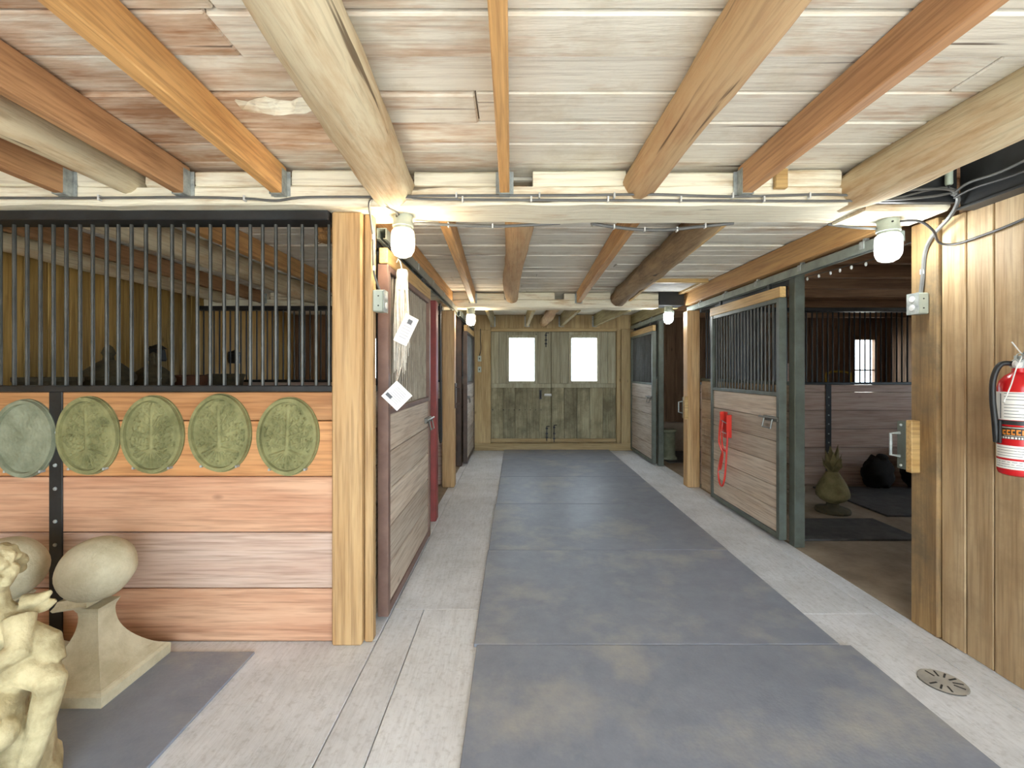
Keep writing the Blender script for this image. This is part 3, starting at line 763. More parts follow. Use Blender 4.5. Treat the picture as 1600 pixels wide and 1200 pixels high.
part('rim', MB().tube([(1.92+.09*math.cos(a*math.pi/16), 2.045+.09*math.sin(a*math.pi/16), .003) for a in range(14, 26)], .0025, 6), plain('worn_iron', (110,108,104), .7, .2), dr)
for i in range(12):
    if i in (4, 5, 9): continue
    a = i*2*math.pi/12+.2
    c_, s_ = math.cos(a), math.sin(a)
    part('slot', MB().beam((1.92+.035*c_, 2.045+.035*s_, .0052), (1.92+.074*c_, 2.045+.074*s_, .0052), .007, .0016), slot_k, dr)

# ------------------------------------------------------------------ jar lamps
def lamp(label, x, y, z, col, watt, es):
    r = thing('jar_lamp', (x, y, z), label, 'lamp', 'glass jar lamps under the beams')
    b = part('base', MB().lathe([(.05, 0), (.05, -.045), (.054, -.047), (.054, -.06), (.048, -.062), (.048, -.075)], (x, y, z), 20), box_m, r, True)
    part('screw', MB().cyl((x-.02, y-.05, z-.022), (x-.02, y-.054, z-.022), .005, n=8), steel_k, b)
    part('glass_jar', MB().lathe([(.047, -.075), (.057, -.085), (.060, -.10), (.061, -.155), (.059, -.18), (.046, -.207), (.022, -.219), (.004, -.221)], (x, y, z), 24), jar_m, r, True)
    part('bulb', MB().lathe([(.018, -.078), (.026, -.10), (.046, -.125), (.053, -.155), (.047, -.185), (.026, -.205), (.003, -.211)], (x, y, z), 20), emit('bulb_'+str(round(x*100))+str(round(y)), col, es), r, True, label='glowing bulb')
warm = (1.0, .84, .62, 1); cool = (.95, 1.0, 1.0, 1)
lamp('glowing warm jar lamp under the front beam at the left', -.58, 2.37, 2.204, warm, 20, 42)
lamp('glowing cool jar lamp under the front beam at the right', 1.966, 2.40, 2.188, cool, 20, 46)
lamp('small warm jar lamp under the far beam at the left', -.555, 5.78, 2.188, warm, 20, 62)
lamp('small cool jar lamp under the far beam at the right', 1.955, 5.80, 2.214, cool, 20, 62)

# ------------------------------------------------------------------ outlet boxes
def outlet(label, x, y, z, s):
    r = thing('outlet_box', (x, y, z), label, 'outlet')
    x0, x1 = sorted((x, x+s*.055))
    part('box', MB().box(x0, x1, y-.036, y+.036, z, z+.112, .005), box_m, r)
    f0, f1 = sorted((x+s*.055, x+s*.060)); pt = part('face_plate', MB().box(f0, f1, y-.037, y+.037, z-.001, z+.113, .002), galv, r)
    for dz in (.034, .08):
        part('socket', MB().lathe([(.017, 0), (.017, .004), (.015, .005)], (x+s*.060, y, z+dz), 16, rot=Matrix.Rotation(s*math.pi/2, 3, 'Y')), white_p, pt, True)
    for dz in (.03, .08): part('screw', MB().ball((x+s*.03, y-.0365, z+dz), .004, 8, 4), steel_k, r)
outlet('grey outlet box on the left corner post strip', -.727, 2.37, 1.70, 1)
outlet('grey outlet box on the board at the right stall opening', 2.204, 2.46, 1.70, -1)
for z, lb_ in ((1.565, 'upper white switch box at the far left corner'), (1.375, 'lower white switch box at the far left corner')):
    r = thing('switch_box', (-.62, YE-.06, z), lb_, 'switch')
    part('box', MB().box(-.645, -.585, YE-.105, YE-.061, z, z+.10, .004), box_m, r)
    part('toggle', MB().box(-.622, -.608, YE-.118, YE-.104, z+.035, z+.065, .002), steel_k, r)

# ------------------------------------------------------------------ cables
def smooth_path(pts, k=6):
    P = [Vector(p) for p in pts]; out = []
    for i in range(len(P)-1):
        a, b, c, d = P[max(i-1,0)], P[i], P[i+1], P[min(i+2, len(P)-1)]
        for j in range(k):
            t = j/k
            out.append(.5*((2*b)+(c-a)*t+(2*a-5*b+4*c-d)*t*t+(3*b-a-3*c+d)*t**3))
    return out+[P[-1]]
def cable(label, pts, r=.006, mat=cable_m, clips=()):
    c = thing('electric_cable', pts[0], label, 'cable')
    part('sheath', MB().tube(smooth_path(pts), r, 6), mat, c, True)
    for (x, y, z) in clips: part('clip', MB().box(x-.004, x+.004, y-.010, y+.012, z-.013, z+.013, .001), white_p, c)
yf = 2.198
cable('grey cable clipped along the front beam, lower of two', [(-3.0, yf, 2.232), (-2.2, yf, 2.228), (-1.6, yf, 2.232), (-1.3, yf, 2.226), (-1.15, yf, 2.216), (-1.0, yf, 2.232), (-.55, yf, 2.232), (-.4, yf, 2.222), (.3, yf, 2.218), (.9, yf, 2.216), (1.5, yf, 2.214), (1.8, yf, 2.22), (2.0, yf, 2.235), (2.10, yf-.01, 2.25)],
      clips=[(x, yf, 2.222) for x in (-.25, .08, .45, .8, 1.2, 1.68)]+[(-2.0, yf, 2.229), (-1.3, yf, 2.226)])
cable('grey cable clipped along the front beam, upper of two', [(-.6, yf, 2.236), (-.3, yf, 2.240), (.3, yf, 2.242), (.65, yf, 2.246), (1.0, yf, 2.236), (1.25, yf, 2.240), (1.5, yf, 2.246), (1.7, yf, 2.240), (1.9, yf-.01, 2.262), (2.06, yf-.02, 2.262), (2.12, yf-.02, 2.235)],
      clips=[(x, yf, 2.240) for x in (-.28, .12, .48, 1.05, 1.42)])
cable('cable dropping from the front beam to the left outlet', [(-.62, yf, 2.236), (-.70, 2.21, 2.22), (-.72, 2.29, 2.15), (-.725, 2.335, 2.08), (-.722, 2.333, 1.95), (-.715, 2.335, 1.88), (-.70, 2.37, 1.815)], clips=[(-.722, 2.333, 2.08), (-.72, 2.333, 1.92)])
cable('short cable looping from the beam to the left lamp', [(-.64, yf, 2.31), (-.635, yf, 2.24), (-.62, 2.21, 2.195), (-.60, 2.27, 2.195), (-.59, 2.32, 2.19)])
cable('bundled cable slung under the back edge of the front beam', [(-.54, 2.44, 2.185), (-.3, 2.49, 2.19), (-.1, 2.50, 2.188), (.1, 2.505, 2.198), (.25, 2.50, 2.205)], .008, clips=[(-.36, 2.485, 2.19), (-.12, 2.50, 2.188)])
cable('bundled cable sagging below the front beam right of centre', [(.42, 2.50, 2.205), (.52, 2.52, 2.195), (.68, 2.53, 2.18), (.85, 2.53, 2.178), (1.0, 2.52, 2.19), (1.2, 2.50, 2.205)], .009, clips=[(.55, 2.52, 2.193), (.72, 2.53, 2.18), (.9, 2.53, 2.18), (1.05, 2.515, 2.195)])
cable('twin cable from the sagging bundle to the right lamp', [(1.72, 2.505, 2.20), (1.82, 2.46, 2.17), (1.92, 2.42, 2.15)], .007)
cable('dark cable swooping from the right lamp across the tan boards', [(1.98, 2.345, 2.165), (2.04, 2.30, 2.15), (2.10, 2.29, 2.10), (2.17, 2.33, 2.05), (2.205, 2.28, 2.03), (2.208, 2.15, 2.035), (2.208, 2.0, 2.05), (2.208, 1.7, 2.10), (2.205, 1.3, 2.15)], .006, cable_k)
cable('thick cable running down to the right outlet box', [(2.10, 2.19, 2.25), (2.13, 2.19, 2.22), (2.15, 2.25, 2.16), (2.18, 2.38, 2.10), (2.195, 2.44, 2.03), (2.196, 2.455, 1.9), (2.19, 2.46, 1.815)], .010, clips=[(2.194, 2.455, 1.93)])
cable('grey cable looping along the black beam at upper right', [(2.10, 2.19, 2.24), (2.11, 2.12, 2.27), (2.135, 2.0, 2.27), (2.145, 1.8, 2.29), (2.147, 1.4, 2.31), (2.147, .8, 2.33)], .006)
cable('second cable looping along the black beam at upper right', [(2.11, 2.19, 2.225), (2.12, 2.1, 2.24), (2.142, 1.9, 2.235), (2.147, 1.6, 2.27), (2.147, 1.0, 2.27)], .006, cable_k)
cable('cable drooping in front of the black splice plate', [(1.72, 2.205, 2.232), (1.85, 2.20, 2.232), (1.98, 2.195, 2.262), (2.07, 2.19, 2.275), (2.12, 2.185, 2.255), (2.11, 2.185, 2.225)], .005)
r = thing('insulator', (2.08, 2.19, 2.27), 'pale green insulator hanging at the black splice', 'insulator')
part('body', MB().lathe([(.012, 0), (.016, .006), (.016, .085), (.010, .092)], (2.08, 2.185, 2.285), 12), plain('pale_green_ceramic', (190,204,186), .4), r, True)
part('pin', MB().cyl((2.08, 2.185, 2.27), (2.08, 2.185, 2.286), .005, n=8), steel_k, r)
cable('cable and conduit at the far left corner beside the double doors', [(-.60, YE-.075, 2.14), (-.60, YE-.08, 1.95), (-.59, YE-.08, 1.8), (-.615, YE-.08, 1.665)], .007, cable_k)
# string lights along the inside of the right track
r = thing('string_lights', (2.25, 3.2, 2.10), 'string of little bulbs hung inside the right stall opening', 'string lights')
pts = [(2.26, 3.55, 2.125), (2.26, 3.3, 2.115), (2.26, 3.1, 2.11), (2.26, 2.85, 2.10), (2.26, 2.6, 2.13)]
sp = smooth_path(pts); part('wire', MB().tube(sp, .003, 5), cable_k, r)
for i in range(1, 18, 3): part('bulb', MB().ball((2.26, sp[i].y, sp[i].z-.018), (.008, .008, .014), 8, 6), white_p, r, True)
# hanging rope in the left opening
cable('dark lead rope hanging in the left stall opening', [(-.80, 4.9, 2.12), (-.80, 4.9, 1.8), (-.795, 4.91, 1.3), (-.79, 4.93, .75), (-.80, 4.95, .62), (-.81, 4.92, .75), (-.81, 4.91, 1.1)], .012, cable_k)

# ------------------------------------------------------------------ tassel with cards on the near left door
ts = thing('hanging_tassel', (-.655, 2.66, 1.99), 'white fibre tassel with paper cards hanging on the left door', 'tassel')
part('binding', MB().lathe([(.030, 0), (.036, -.02), (.034, -.06), (.037, -.12)], (-.655, 2.66, 1.985), 12), fibre, ts, True)
part('loop', MB().tube([(-.655, 2.66, 1.98), (-.665, 2.66, 2.03), (-.68, 2.665, 2.05), (-.69, 2.67, 2.03)], .004, 6), fibre, ts)
m = MB()
for i in range(70):
    a = random.uniform(0, 6.28); q = random.uniform(0, 1)**.5; ln = random.uniform(.26, .56); ex = random.uniform(.6, 1.5)
    x, y = -.655+.033*q*math.cos(a), 2.66+.036*q*math.sin(a)
    m.tube([(x, y, 1.93), (x+.010*ex*math.cos(a), y+.012*ex*math.sin(a), 1.93-ln*.5), (x+.012*ex*math.cos(a+.5), y+.014*ex*math.sin(a+.5), 1.93-ln)], [.0045, .005, .002], 4)
part('strands', m, fibre, ts, kind='stuff')
def card(pos, half, rz, rx, label, title):
    R = Matrix.Rotation(rz, 3, 'Z') @ Matrix.Rotation(rx, 3, 'X') @ Matrix.Rotation(math.radians(title[2]), 3, 'Y')
    c = part('card', MB().obox(pos, (half[0], .001, half[1]), R), paper, ts, label=label)
    m = MB()
    for i in range(7):
        z = half[1]*(.62-.2*i); wd = half[0]*random.uniform(.5, .72)
        m.obox(Vector(pos)+R @ Vector((-.0, -.0016, z)), (wd, .0004, half[1]*.022), R)
    m2 = MB().obox(Vector(pos)+R @ Vector((title[0], -.0017, title[1])), (half[0]*.32, .0004, half[1]*.16), R)
    part('printed_lines', m, plain('pale_print', (176,178,182), .8), c); part('printed_block', m2, ink, c)
card((-.632, 2.45, 1.262), (.058, .058), .12, .05, 'white square card hanging by a corner', (-.03, -.028, 45))
card((-.618, 2.60, 1.63), (.042, .085), .55, .1, 'white card tucked among the strands', (.0, .05, 24))
m = MB().tube([(-.652, 2.60, 1.55), (-.645, 2.52, 1.42), (-.634, 2.449, 1.342)], .002, 5).tube([(-.64, 2.62, 1.58), (-.63, 2.54, 1.42), (-.630, 2.449, 1.342)], .002, 5)
part('string', m, fibre, ts)

# ------------------------------------------------------------------ folding red rack on the near right door
rk = thing('folding_rack', (2.09, 4.55, .25), 'red folding saddle rack hanging on the near right door', 'saddle rack')
yc, xd = 4.55, 2.134
part('wall_plate', MB().box(xd-.008, xd, yc+.02, yc+.10, .72, .985, .002), rack_red, rk)
part('bracket', MB().box(xd-.06, xd-.009, yc-.085, yc-.078, .74, .965, .002), rack_red, rk)
part('bracket', MB().box(xd-.05, xd-.009, yc+.078, yc+.085, .80, .985, .002), rack_red, rk)
part('arm_loop', MB().tube(smooth_path([(xd-.05, yc-.09, .80), (xd-.055, yc-.07, .55), (xd-.06, yc-.05, .36), (xd-.06, yc+.0, .255), (xd-.06, yc+.06, .26), (xd-.055, yc+.105, .36), (xd-.04, yc+.09, .50), (xd-.03, yc+.05, .62)]), .009, 8), rack_red, rk, True)
part('fold_arm', MB().tube(smooth_path([(xd-.035, yc+.10, .90), (xd-.05, yc+.085, .82), (xd-.085, yc+.02, .68), (xd-.06, yc-.0, .58), (xd-.05, yc+.04, .48), (xd-.05, yc+.07, .40)]), .009, 8), rack_red, rk, True)
part('fold_arm', MB().tube(smooth_path([(xd-.03, yc+.06, .90), (xd-.045, yc+.05, .80), (xd-.075, yc-.03, .66), (xd-.05, yc-.04, .60)]), .009, 8), rack_red, rk, True)
part('cross_rod', MB().cyl((xd-.055, yc-.085, .88), (xd-.035, yc+.10, .90), .004, n=6).cyl((xd-.055, yc-.085, .78), (xd-.05, yc+.04, .785), .004, n=6).cyl((xd-.06, yc-.045, .38), (xd-.055, yc+.10, .37), .004, n=6), galv, rk)

# ------------------------------------------------------------------ fire extinguisher
ex = thing('fire_extinguisher', (2.13, 1.925, .955), 'red fire extinguisher with white labels hung on the tan board wall', 'fire extinguisher')
cx, cy, z0 = 2.13, 1.925, .955
part('cylinder', MB().lathe([(.052, 0), (.063, .006), (.067, .02), (.067, .37), (.062, .395), (.045, .42), (.024, .435), (.022, .452)], (cx, cy, z0), 36), ex_red, ex, True)
def wrap(a0, a1, za, zb, r, n=14):
    m = MB(); vs = []
    for i in range(n+1):
        a = math.radians(a0+(a1-a0)*i/n)
        for z in (za, zb): vs.append((cx+r*math.sin(a), cy-r*math.cos(a), z0+z))
    return m.add(vs, [(2*i, 2*i+2, 2*i+3, 2*i+1) for i in range(n)])
# angle measured from the camera-facing direction (towards -y), negative to the left
lw = part('instruction_label', wrap(-138, 20, .235, .352, .0676), paper, ex, True)
m = MB()
for i in range(8):
    w_ = wrap(-88, random.uniform(-50, -10), .345-.013*i-(.008 if i > 2 else 0), .3475-.013*i-(.008 if i > 2 else 0), .0679, 8); m.add(w_.v, w_.f)
part('printed_lines', m, ink, lw)
w_ = wrap(-102, -98, .24, .345, .0679, 2); part('printed_rule', w_, ink, lw)
bs_ = part('brand_label', wrap(-128, 0, .155, .208, .0676), plain('black_label', (44,38,30), .5), ex, True)
m = MB(); ring = []
for i in range(16):
    a = 2*math.pi*i/16; an = math.radians(-108)+.012*math.cos(a)/.068; ring.append((cx+.0682*math.sin(an), cy-.0682*math.cos(an), z0+.186+.013*math.sin(a)))
m.tube(ring, .0022, 5, closed=True)
part('emblem', m, orange_ink, bs_)
m = MB()                                                    # blurred orange lettering: uneven upright strokes and cross strokes
rg = random.Random(8); a = -92
while a < -16:
    wd = rg.uniform(3, 5); top = .197-rg.uniform(0, .004)
    for (a0, a1, za, zb) in ((a, a+wd, .174, top), (a+wd, a+wd+6, top-.006, top), (a+wd, a+wd+6, .174, .180)):
        w_ = wrap(a0, a1, za, zb, .0683, 3); m.add(w_.v, w_.f)
    a += wd+9
part('lettering', m, orange_ink, bs_)
m = MB()
for (a0, a1, za, zb) in ((-122, -102, .2025, .2045), (-94, -14, .2025, .2045), (-88, -18, .1690, .1705)):
    w_ = wrap(a0, a1, za, zb, .0683, 8); m.add(w_.v, w_.f)
a = -122
while a < -24:                                              # broken white line of small print
    wd = rg.uniform(4, 8); w_ = wrap(a, a+wd, .157, .165, .0683, 3); m.add(w_.v, w_.f); a += wd+2.5
part('small_print', m, paper, bs_)
lw2 = part('service_label', wrap(-130, 5, .075, .128, .0676), paper, ex, True)
m = MB()
for i in range(4): w_ = wrap(-118, random.uniform(-40, -10), .117-.011*i, .119-.011*i, .0679, 8); m.add(w_.v, w_.f)
part('printed_lines', m, ink, lw2)
lw3 = part('service_label', wrap(-132, 15, .030, .066, .0676), paper, ex, True)
m = MB()
for i in range(3): w_ = wrap(-120, random.uniform(-30, 0), .058-.010*i, .060-.010*i, .0679, 8); m.add(w_.v, w_.f)
part('printed_lines', m, ink, lw3)
part('strap', MB().lathe([(.069, .215), (.0705, .216), (.0705, .232), (.069, .233)], (cx, cy, z0), 30), steel_k, ex, True)
part('wall_bracket', MB().box(cx+.02, 2.212, cy-.012, cy+.03, z0+.12, z0+.42, .002).box(2.20, 2.214, cy-.03, cy+.05, z0+.10, z0+.44, .002).box(cx-.082, cx-.072, cy-.0, cy+.03, z0+.135, z0+.232, .002), steel_k, ex)
part('valve', MB().lathe([(.022, .452), (.022, .485), (.016, .49), (.016, .505)], (cx, cy, z0), 16).box(cx-.03, cx+.02, cy-.016, cy+.016, z0+.455, z0+.482, .004), galv, ex, True)
part('lever', MB().beam((cx+.02, cy, z0+.485), (cx-.055, cy-.08, z0+.505), .022, .005, .001).beam((cx+.02, cy, z0+.50), (cx-.05, cy-.085, z0+.535), .022, .005, .001), galv, ex)
part('gauge', MB().lathe([(.017, 0), (.017, .012), (.014, .014)], (cx-.028, cy-.012, z0+.468), 16, rot=Matrix.Rotation(math.pi/2, 3, 'X')), white_p, ex, True)
part('hose', MB().tube(smooth_path([(cx-.02, cy, z0+.47), (cx-.062, cy+.015, z0+.468), (cx-.088, cy+.02, z0+.41), (cx-.092, cy+.02, z0+.32), (cx-.084, cy+.02, z0+.24), (cx-.076, cy+.02, z0+.14)]), .011, 10), black_p, ex, True)
part('seal_tie', MB().tube(smooth_path([(cx-.02, cy-.03, z0+.50), (cx-.055, cy-.04, z0+.455), (cx-.085, cy-.045, z0+.38), (cx-.115, cy-.045, z0+.31)]), [.0025]*18+[.005], 6).tube([(cx-.015, cy-.03, z0+.50), (cx-.07, cy-.035, z0+.56)], .0025, 6), white_p, ex, True)
part('pull_ring', MB().tube([(cx-.035+.018*math.cos(a), cy-.034, z0+.495+.018*math.sin(a)) for a in [k*math.pi/8 for k in range(16)]], .002, 5, closed=True), galv, ex)

# ------------------------------------------------------------------ oval relief plaques
def seg_d(p, a, b):
    ax, ay = a; bx, by = b; px, py = p; dx_, dy_ = bx-ax, by-ay
    t = max(0, min(1, ((px-ax)*dx_+(py-ay)*dy_)/(dx_*dx_+dy_*dy_+1e-9)))
    return math.hypot(px-ax-t*dx_, py-ay-t*dy_)
def relief_curves(rng):
    """tree of life in the unit ellipse: trunk, roots, branches with curls and leaves: (a, b, half width, height)"""
    cv = [((0, -.32), (0, .70), .045, 1.0), ((-.035, -.32), (-.02, .45), .03, .8), ((.035, -.32), (.02, .45), .03, .8)]
    for i in range(9):                                     # roots
        a = math.radians(-160+i*17.5); cv.append(((0, -.34), (.62*math.cos(a), -.34+.50*math.sin(a)), .022, .8))
    for sgn in (-1, 1):
        for (y0, ang, ln) in ((-.25, 12, .62), (-.02, 28, .62), (.2, 38, .56), (.40, 48, .45), (.58, 62, .28)):
            a = math.radians(ang+rng.uniform(-6, 6)); q = (sgn*ln*math.cos(a), y0+ln*math.sin(a)*.7)
            cv.append(((0, y0), q, .022, .8))
            cr = .10 if ln > .5 else .06; prev = q         # scroll at the tip
            for k in range(1, 9):
                t_ = k*.75; rr = cr*(1-k/11); p = (q[0]+sgn*rr*math.sin(t_), q[1]-cr*.6+rr*math.cos(t_))
                cv.append((prev, p, .018, .8)); prev = p
            for k in range(5):                              # leaves
                u = .3+.16*k; bx, by = q[0]*u, y0+(q[1]-y0)*u; la = rng.uniform(.6, 2.4)
                cv.append(((bx, by), (bx+sgn*.10*math.cos(la), by+.11*math.sin(la)), .03, .7))
                cv.append(((bx, by), (bx+sgn*.08*math.cos(la), by-.09*math.sin(la)), .026, .6))
    for k in range(46):                                     # small curled leaves all over the field
        a = rng.uniform(0, 6.283); r = .2+.58*math.sqrt(rng.random()); c = (r*math.cos(a)*.98, r*math.sin(a)); b = rng.uniform(0, 6.28); prev = None
        for j in range(6):
            t_ = b+j*.75; rr = .055*(1-j*.1); p = (c[0]+rr*math.cos(t_), c[1]+rr*math.sin(t_))
            if prev: cv.append((prev, p, .015, .75))
            prev = p
    return cv
def plaque(label, x, z, tilt, mat, seed, rx=.158, rz=.202, carved=True):
    rng = random.Random(seed); y = 2.349
    root = thing('oval_plaque', (x, y, z-rz), label, 'plaque', 'oval stone plaques on the left stall front')
    cv = relief_curves(rng) if carved else []
    nr, na = 56, 150; vs = []; fs = []
    def hgt(u, v):
        r = math.hypot(u, v); h = .017
        if r > .97: h = .012
        elif r > .86: h = .030
        elif r > .83: h = .014
        else:
            h = .015+.0015*noise.noise(Vector((u*9, v*9, seed)))
            for (a, b, hw, k) in cv:
                if min(a[0], b[0])-.06 < u < max(a[0], b[0])+.06 and min(a[1], b[1])-.06 < v < max(a[1], b[1])+.06:
                    d = seg_d((u, v), a, b)
                    if d < hw*1.3: h = max(h, .015+.015*k*math.sqrt(max(0, 1-(d/(hw*1.3))**2)))
            if not carved: h += .004*noise.noise(Vector((u*3, v*3, seed)))+.002*noise.noise(Vector((u*14, v*14, seed)))
        return h
    R = Matrix.Rotation(math.radians(tilt), 3, 'Y')
    def P(u, v, d):
        q = R @ Vector((u*rx, 0, v*rz)); return (x+q.x, y-d, z+q.z)
    vs.append(P(0, 0, hgt(0, .001)))
    for i in range(1, nr+1):
        r = i/nr
        for k in range(na):
            a = 2*math.pi*k/na; wob = 1+(.008*math.sin(3*a+seed) if i > nr-3 else 0)
            vs.append(P(r*math.cos(a)*wob, r*math.sin(a)*wob, hgt(r*math.cos(a), r*math.sin(a))))
    for k in range(na): fs.append((0, 1+k, 1+(k+1) % na))
    for i in range(nr-1):
        for k in range(na):
            l = (k+1) % na; b = 1+i*na; c = b+na; fs.append((b+k, c+k, c+l, b+l))
    o0 = len(vs)
    for k in range(na):
        a = 2*math.pi*k/na; vs.append(P(math.cos(a), math.sin(a), 0))
    b = 1+(nr-1)*na
    for k in range(na): l = (k+1) % na; fs.append((b+k, o0+k, o0+l, b+l))
    fs.append(tuple(o0+k for k in range(na)))
    part('disc', MB().add(vs, fs), mat, root, True)
    for s_ in (-1, 1): part('fixing_clip', MB().box(x+s_*.09-.005, x+s_*.09+.005, y-.03, y-.001, z-rz*.86, z-rz*.80, .001), galv, root)
plaque('plain grey green oval plaque at the far left', -2.508, 1.05, 2, stone_gg, 1, carved=False)
plaque('carved oval plaque just right of the black strap', -2.183, 1.064, -2, stone_g, 2)
plaque('carved oval plaque, third from the left', -1.853, 1.068, 1, stone_g, 3)
plaque('carved oval plaque, second from the corner post', -1.508, 1.077, -1, stone_g, 4)
plaque('carved oval plaque nearest the corner post', -1.160, 1.060, 2, stone_g, 5)

# ------------------------------------------------------------------ egg finials and cherub
def finial(label, x, y, tilt, hs=.18):
    r = thing('egg_finial', (x, y, .013), label, 'finial', 'egg topped stone finials')
    z = .013
    part('plinth', MB().lathe([(hs+.008, 0), (hs+.010, .045), (hs, .056), (hs-.008, .060)], (x, y, z), sq=True), stone, r)
    prof = [(hs-.008, .060)]
    for i in range(1, 13):
        u = i/12; prof.append((.044+(hs-.016-.044)*(1-u)**2.1, .062+.235*u))
    prof += [(.046, .315), (.058, .340)]
    part('flared_stem', MB().lathe(prof, (x, y, z), sq=True), stone, r)
    part('collar', MB().lathe([(.058, .340), (.076, .346), (.080, .356), (.070, .368), (.062, .385)], (x, y, z), sq=True, rot=Matrix.Rotation(math.radians(-tilt*.35), 3, 'Y')), stone, r)
    R = Matrix.Rotation(math.radians(-tilt), 3, 'Y')
    m = MB(); vs = []; nu, nv = 32, 20
    m.ball((x, y, z+.492), (.150, .135, .138), nu, nv, R, .03)
    part('egg', m, stone, r, True)
finial('stone egg finial nearest the planks, on a flared pedestal', -1.88, 2.055, 24)
finial('stone egg finial at the far left, partly behind the cherub', -2.285, 2.05, 12)
ch = MB(); X0, Y0 = -1.70, 1.47
def el(dx_, dy_, z, r, R=None): ch.ball((X0+dx_, Y0+dy_, z), r, 14, 10, R)
def limb(pts, rs): ch.tube([(X0+a, Y0+b, c) for a, b, c in pts], rs, 12)
el(0, 0, .735, (.066, .074, .076)); el(.005, -.05, .715, (.045, .04, .05)); el(.0, -.092, .722, (.011, .018, .014)); el(.035, -.062, .70, (.022, .02, .02)); el(-.03, -.066, .70, (.022, .02, .02)); el(0, -.082, .692, (.02, .014, .008)); el(.068, .0, .725, (.012, .02, .025))
rg = random.Random(5)
for i in range(110):
    a = rg.uniform(0, 6.28); t_ = rg.uniform(0, 1.75)
    p = Vector((math.sin(t_)*math.cos(a)*.072, math.sin(t_)*math.sin(a)*.08+.006, math.cos(t_)*.08))
    if p.y < -.035 and p.z < .05: continue
    el(p.x, p.y, .737+p.z, rg.uniform(.013, .020))
limb([(0, .01, .69), (0, .012, .62)], [.04, .05])
el(0, .015, .54, (.095, .075, .11)); el(0, -.01, .44, (.09, .08, .09)); el(0, .0, .36, (.115, .10, .09))
limb([(.095, .01, .60), (.135, -.03, .51), (.07, -.11, .475), (-.01, -.12, .50)], [.042, .038, .032, .026])
limb([(-.095, .01, .60), (-.15, -.03, .50), (-.09, -.11, .45), (-.01, -.125, .47)], [.042, .038, .032, .026])
for k in range(4): limb([(-.01+.004*k, -.13, .50-.014*k), (.025, -.15, .498-.014*k), (.035, -.135, .492-.014*k)], [.011, .010, .008])
el(.015, -.11, .49, (.03, .025, .03))
limb([(.06, -.02, .35), (.12, -.14, .33), (.125, -.15, .20), (.10, -.12, .10)], [.075, .06, .045, .035])
limb([(-.06, -.02, .35), (-.10, -.15, .34), (-.11, -.15, .20), (-.09, -.13, .10)], [.075, .06, .045, .035])
el(.10, -.17, .085, (.035, .06, .03)); el(-.09, -.18, .085, (.035, .06, .03)); el(.145, -.10, .30, (.052, .05, .05))
for s_ in (-1,):
    for k in range(4): limb([(s_*.05, .07, .58-.02*k), (s_*(.09-.006*k), .11, .60-.03*k), (s_*(.105-.010*k), .125, .60-.04*k)], [.026, .024, .012])
limb([(.06, .05, .62), (.10, .07, .625), (.135, .07, .65)], [.03, .022, .008]); limb([(.06, .06, .60), (.11, .08, .60), (.14, .08, .615)], [.03, .02, .008])
limb([(.05, .0, .40), (.14, .0, .44), (.215, -.01, .41)], [.075, .058, .042]); el(.22, -.015, .405, (.042, .042, .042)); limb([(.10, .02, .54), (.16, .03, .50), (.20, .02, .44)], [.04, .045, .03]); limb([(.215, -.01, .39), (.19, -.02, .26), (.15, -.03, .12)], [.040, .036, .032])
for k in range(7):
    a = .4+k*.42; limb([(.09*math.cos(a), .02-.09*math.sin(a), .40), (.15*math.cos(a), .0-.10*math.sin(a), .26), (.14*math.cos(a+.2), .0-.09*math.sin(a), .10)], [.03, .034, .03])
ch.lathe([(.165, .014), (.17, .05), (.15, .08), (.14, .20), (.12, .32)], (X0, Y0+.02, 0), 20, fn=lambda r, a, z: r*(1+.06*math.sin(5*a+z*20)))
co = solo('cherub_statue', ch, stone_c, (X0, Y0, .014), 'weathered curly haired stone cherub in the lower left corner', 'statue', smooth=True)
rm = co.modifiers.new('fuse', 'REMESH'); rm.mode = 'VOXEL'; rm.voxel_size = .005; rm.use_smooth_shade = True
sm = co.modifiers.new('soften', 'SMOOTH'); sm.factor = .5; sm.iterations = 1

# ------------------------------------------------------------------ things in the left stall
def urn(label, x, y, prof, mat, sc=1.0, name='garden_urn', lid=None, n=24):
    r = thing(name, (x, y, 0), label, 'urn', 'garden urns in the left stall')
    part('pedestal', MB().box(x-.15*sc, x+.15*sc, y-.15*sc, y+.15*sc, .001, .06, .01).box(x-.12*sc, x+.12*sc, y-.12*sc, y+.12*sc, .06, .78, .01).box(x-.15*sc, x+.15*sc, y-.15*sc, y+.15*sc, .78, .84, .01), mat, r)
    part('bowl', MB().lathe([(a*sc, .84+b*sc) for a, b in prof], (x, y, 0), n), mat, r, True)
    if lid:
        part('lid', MB().lathe([(a*sc, .84+b*sc) for a, b in lid], (x, y, 0), n), mat, r, True)
    return r
P1 = [(.09, 0), (.09, .03), (.04, .06), (.04, .12), (.10, .2), (.16, .33), (.165, .45), (.19, .48), (.19, .51), (.15, .51)]
P2 = [(.10, 0), (.10, .03), (.05, .05), (.05, .14), (.14, .24), (.17, .36), (.20, .52), (.215, .56), (.19, .57)]
LD = [(.19, .51), (.17, .55), (.09, .62), (.04, .65), (.035, .68), (.05, .71), (.03, .76), (.005, .78)]
urn('dark rounded urn furthest left behind the bars', -3.42, 3.35, P1, stone_d, 1.0)
urn('dark lidded urn behind the bars, its knob highest', -3.47, 3.9, P1, stone_d, 1.0, lid=LD)
urn('second dark lidded urn behind the bars', -3.50, 4.42, P1, stone_d, .95, lid=LD)
urn('terracotta brown urn behind the bars below the black lantern', -3.5, 4.9, P2, plain('terracotta', (120,78,54), .9), .9)
urn('dark flared urn next to the far barred partition', -3.35, 5.3, P2, stone_d, .92)
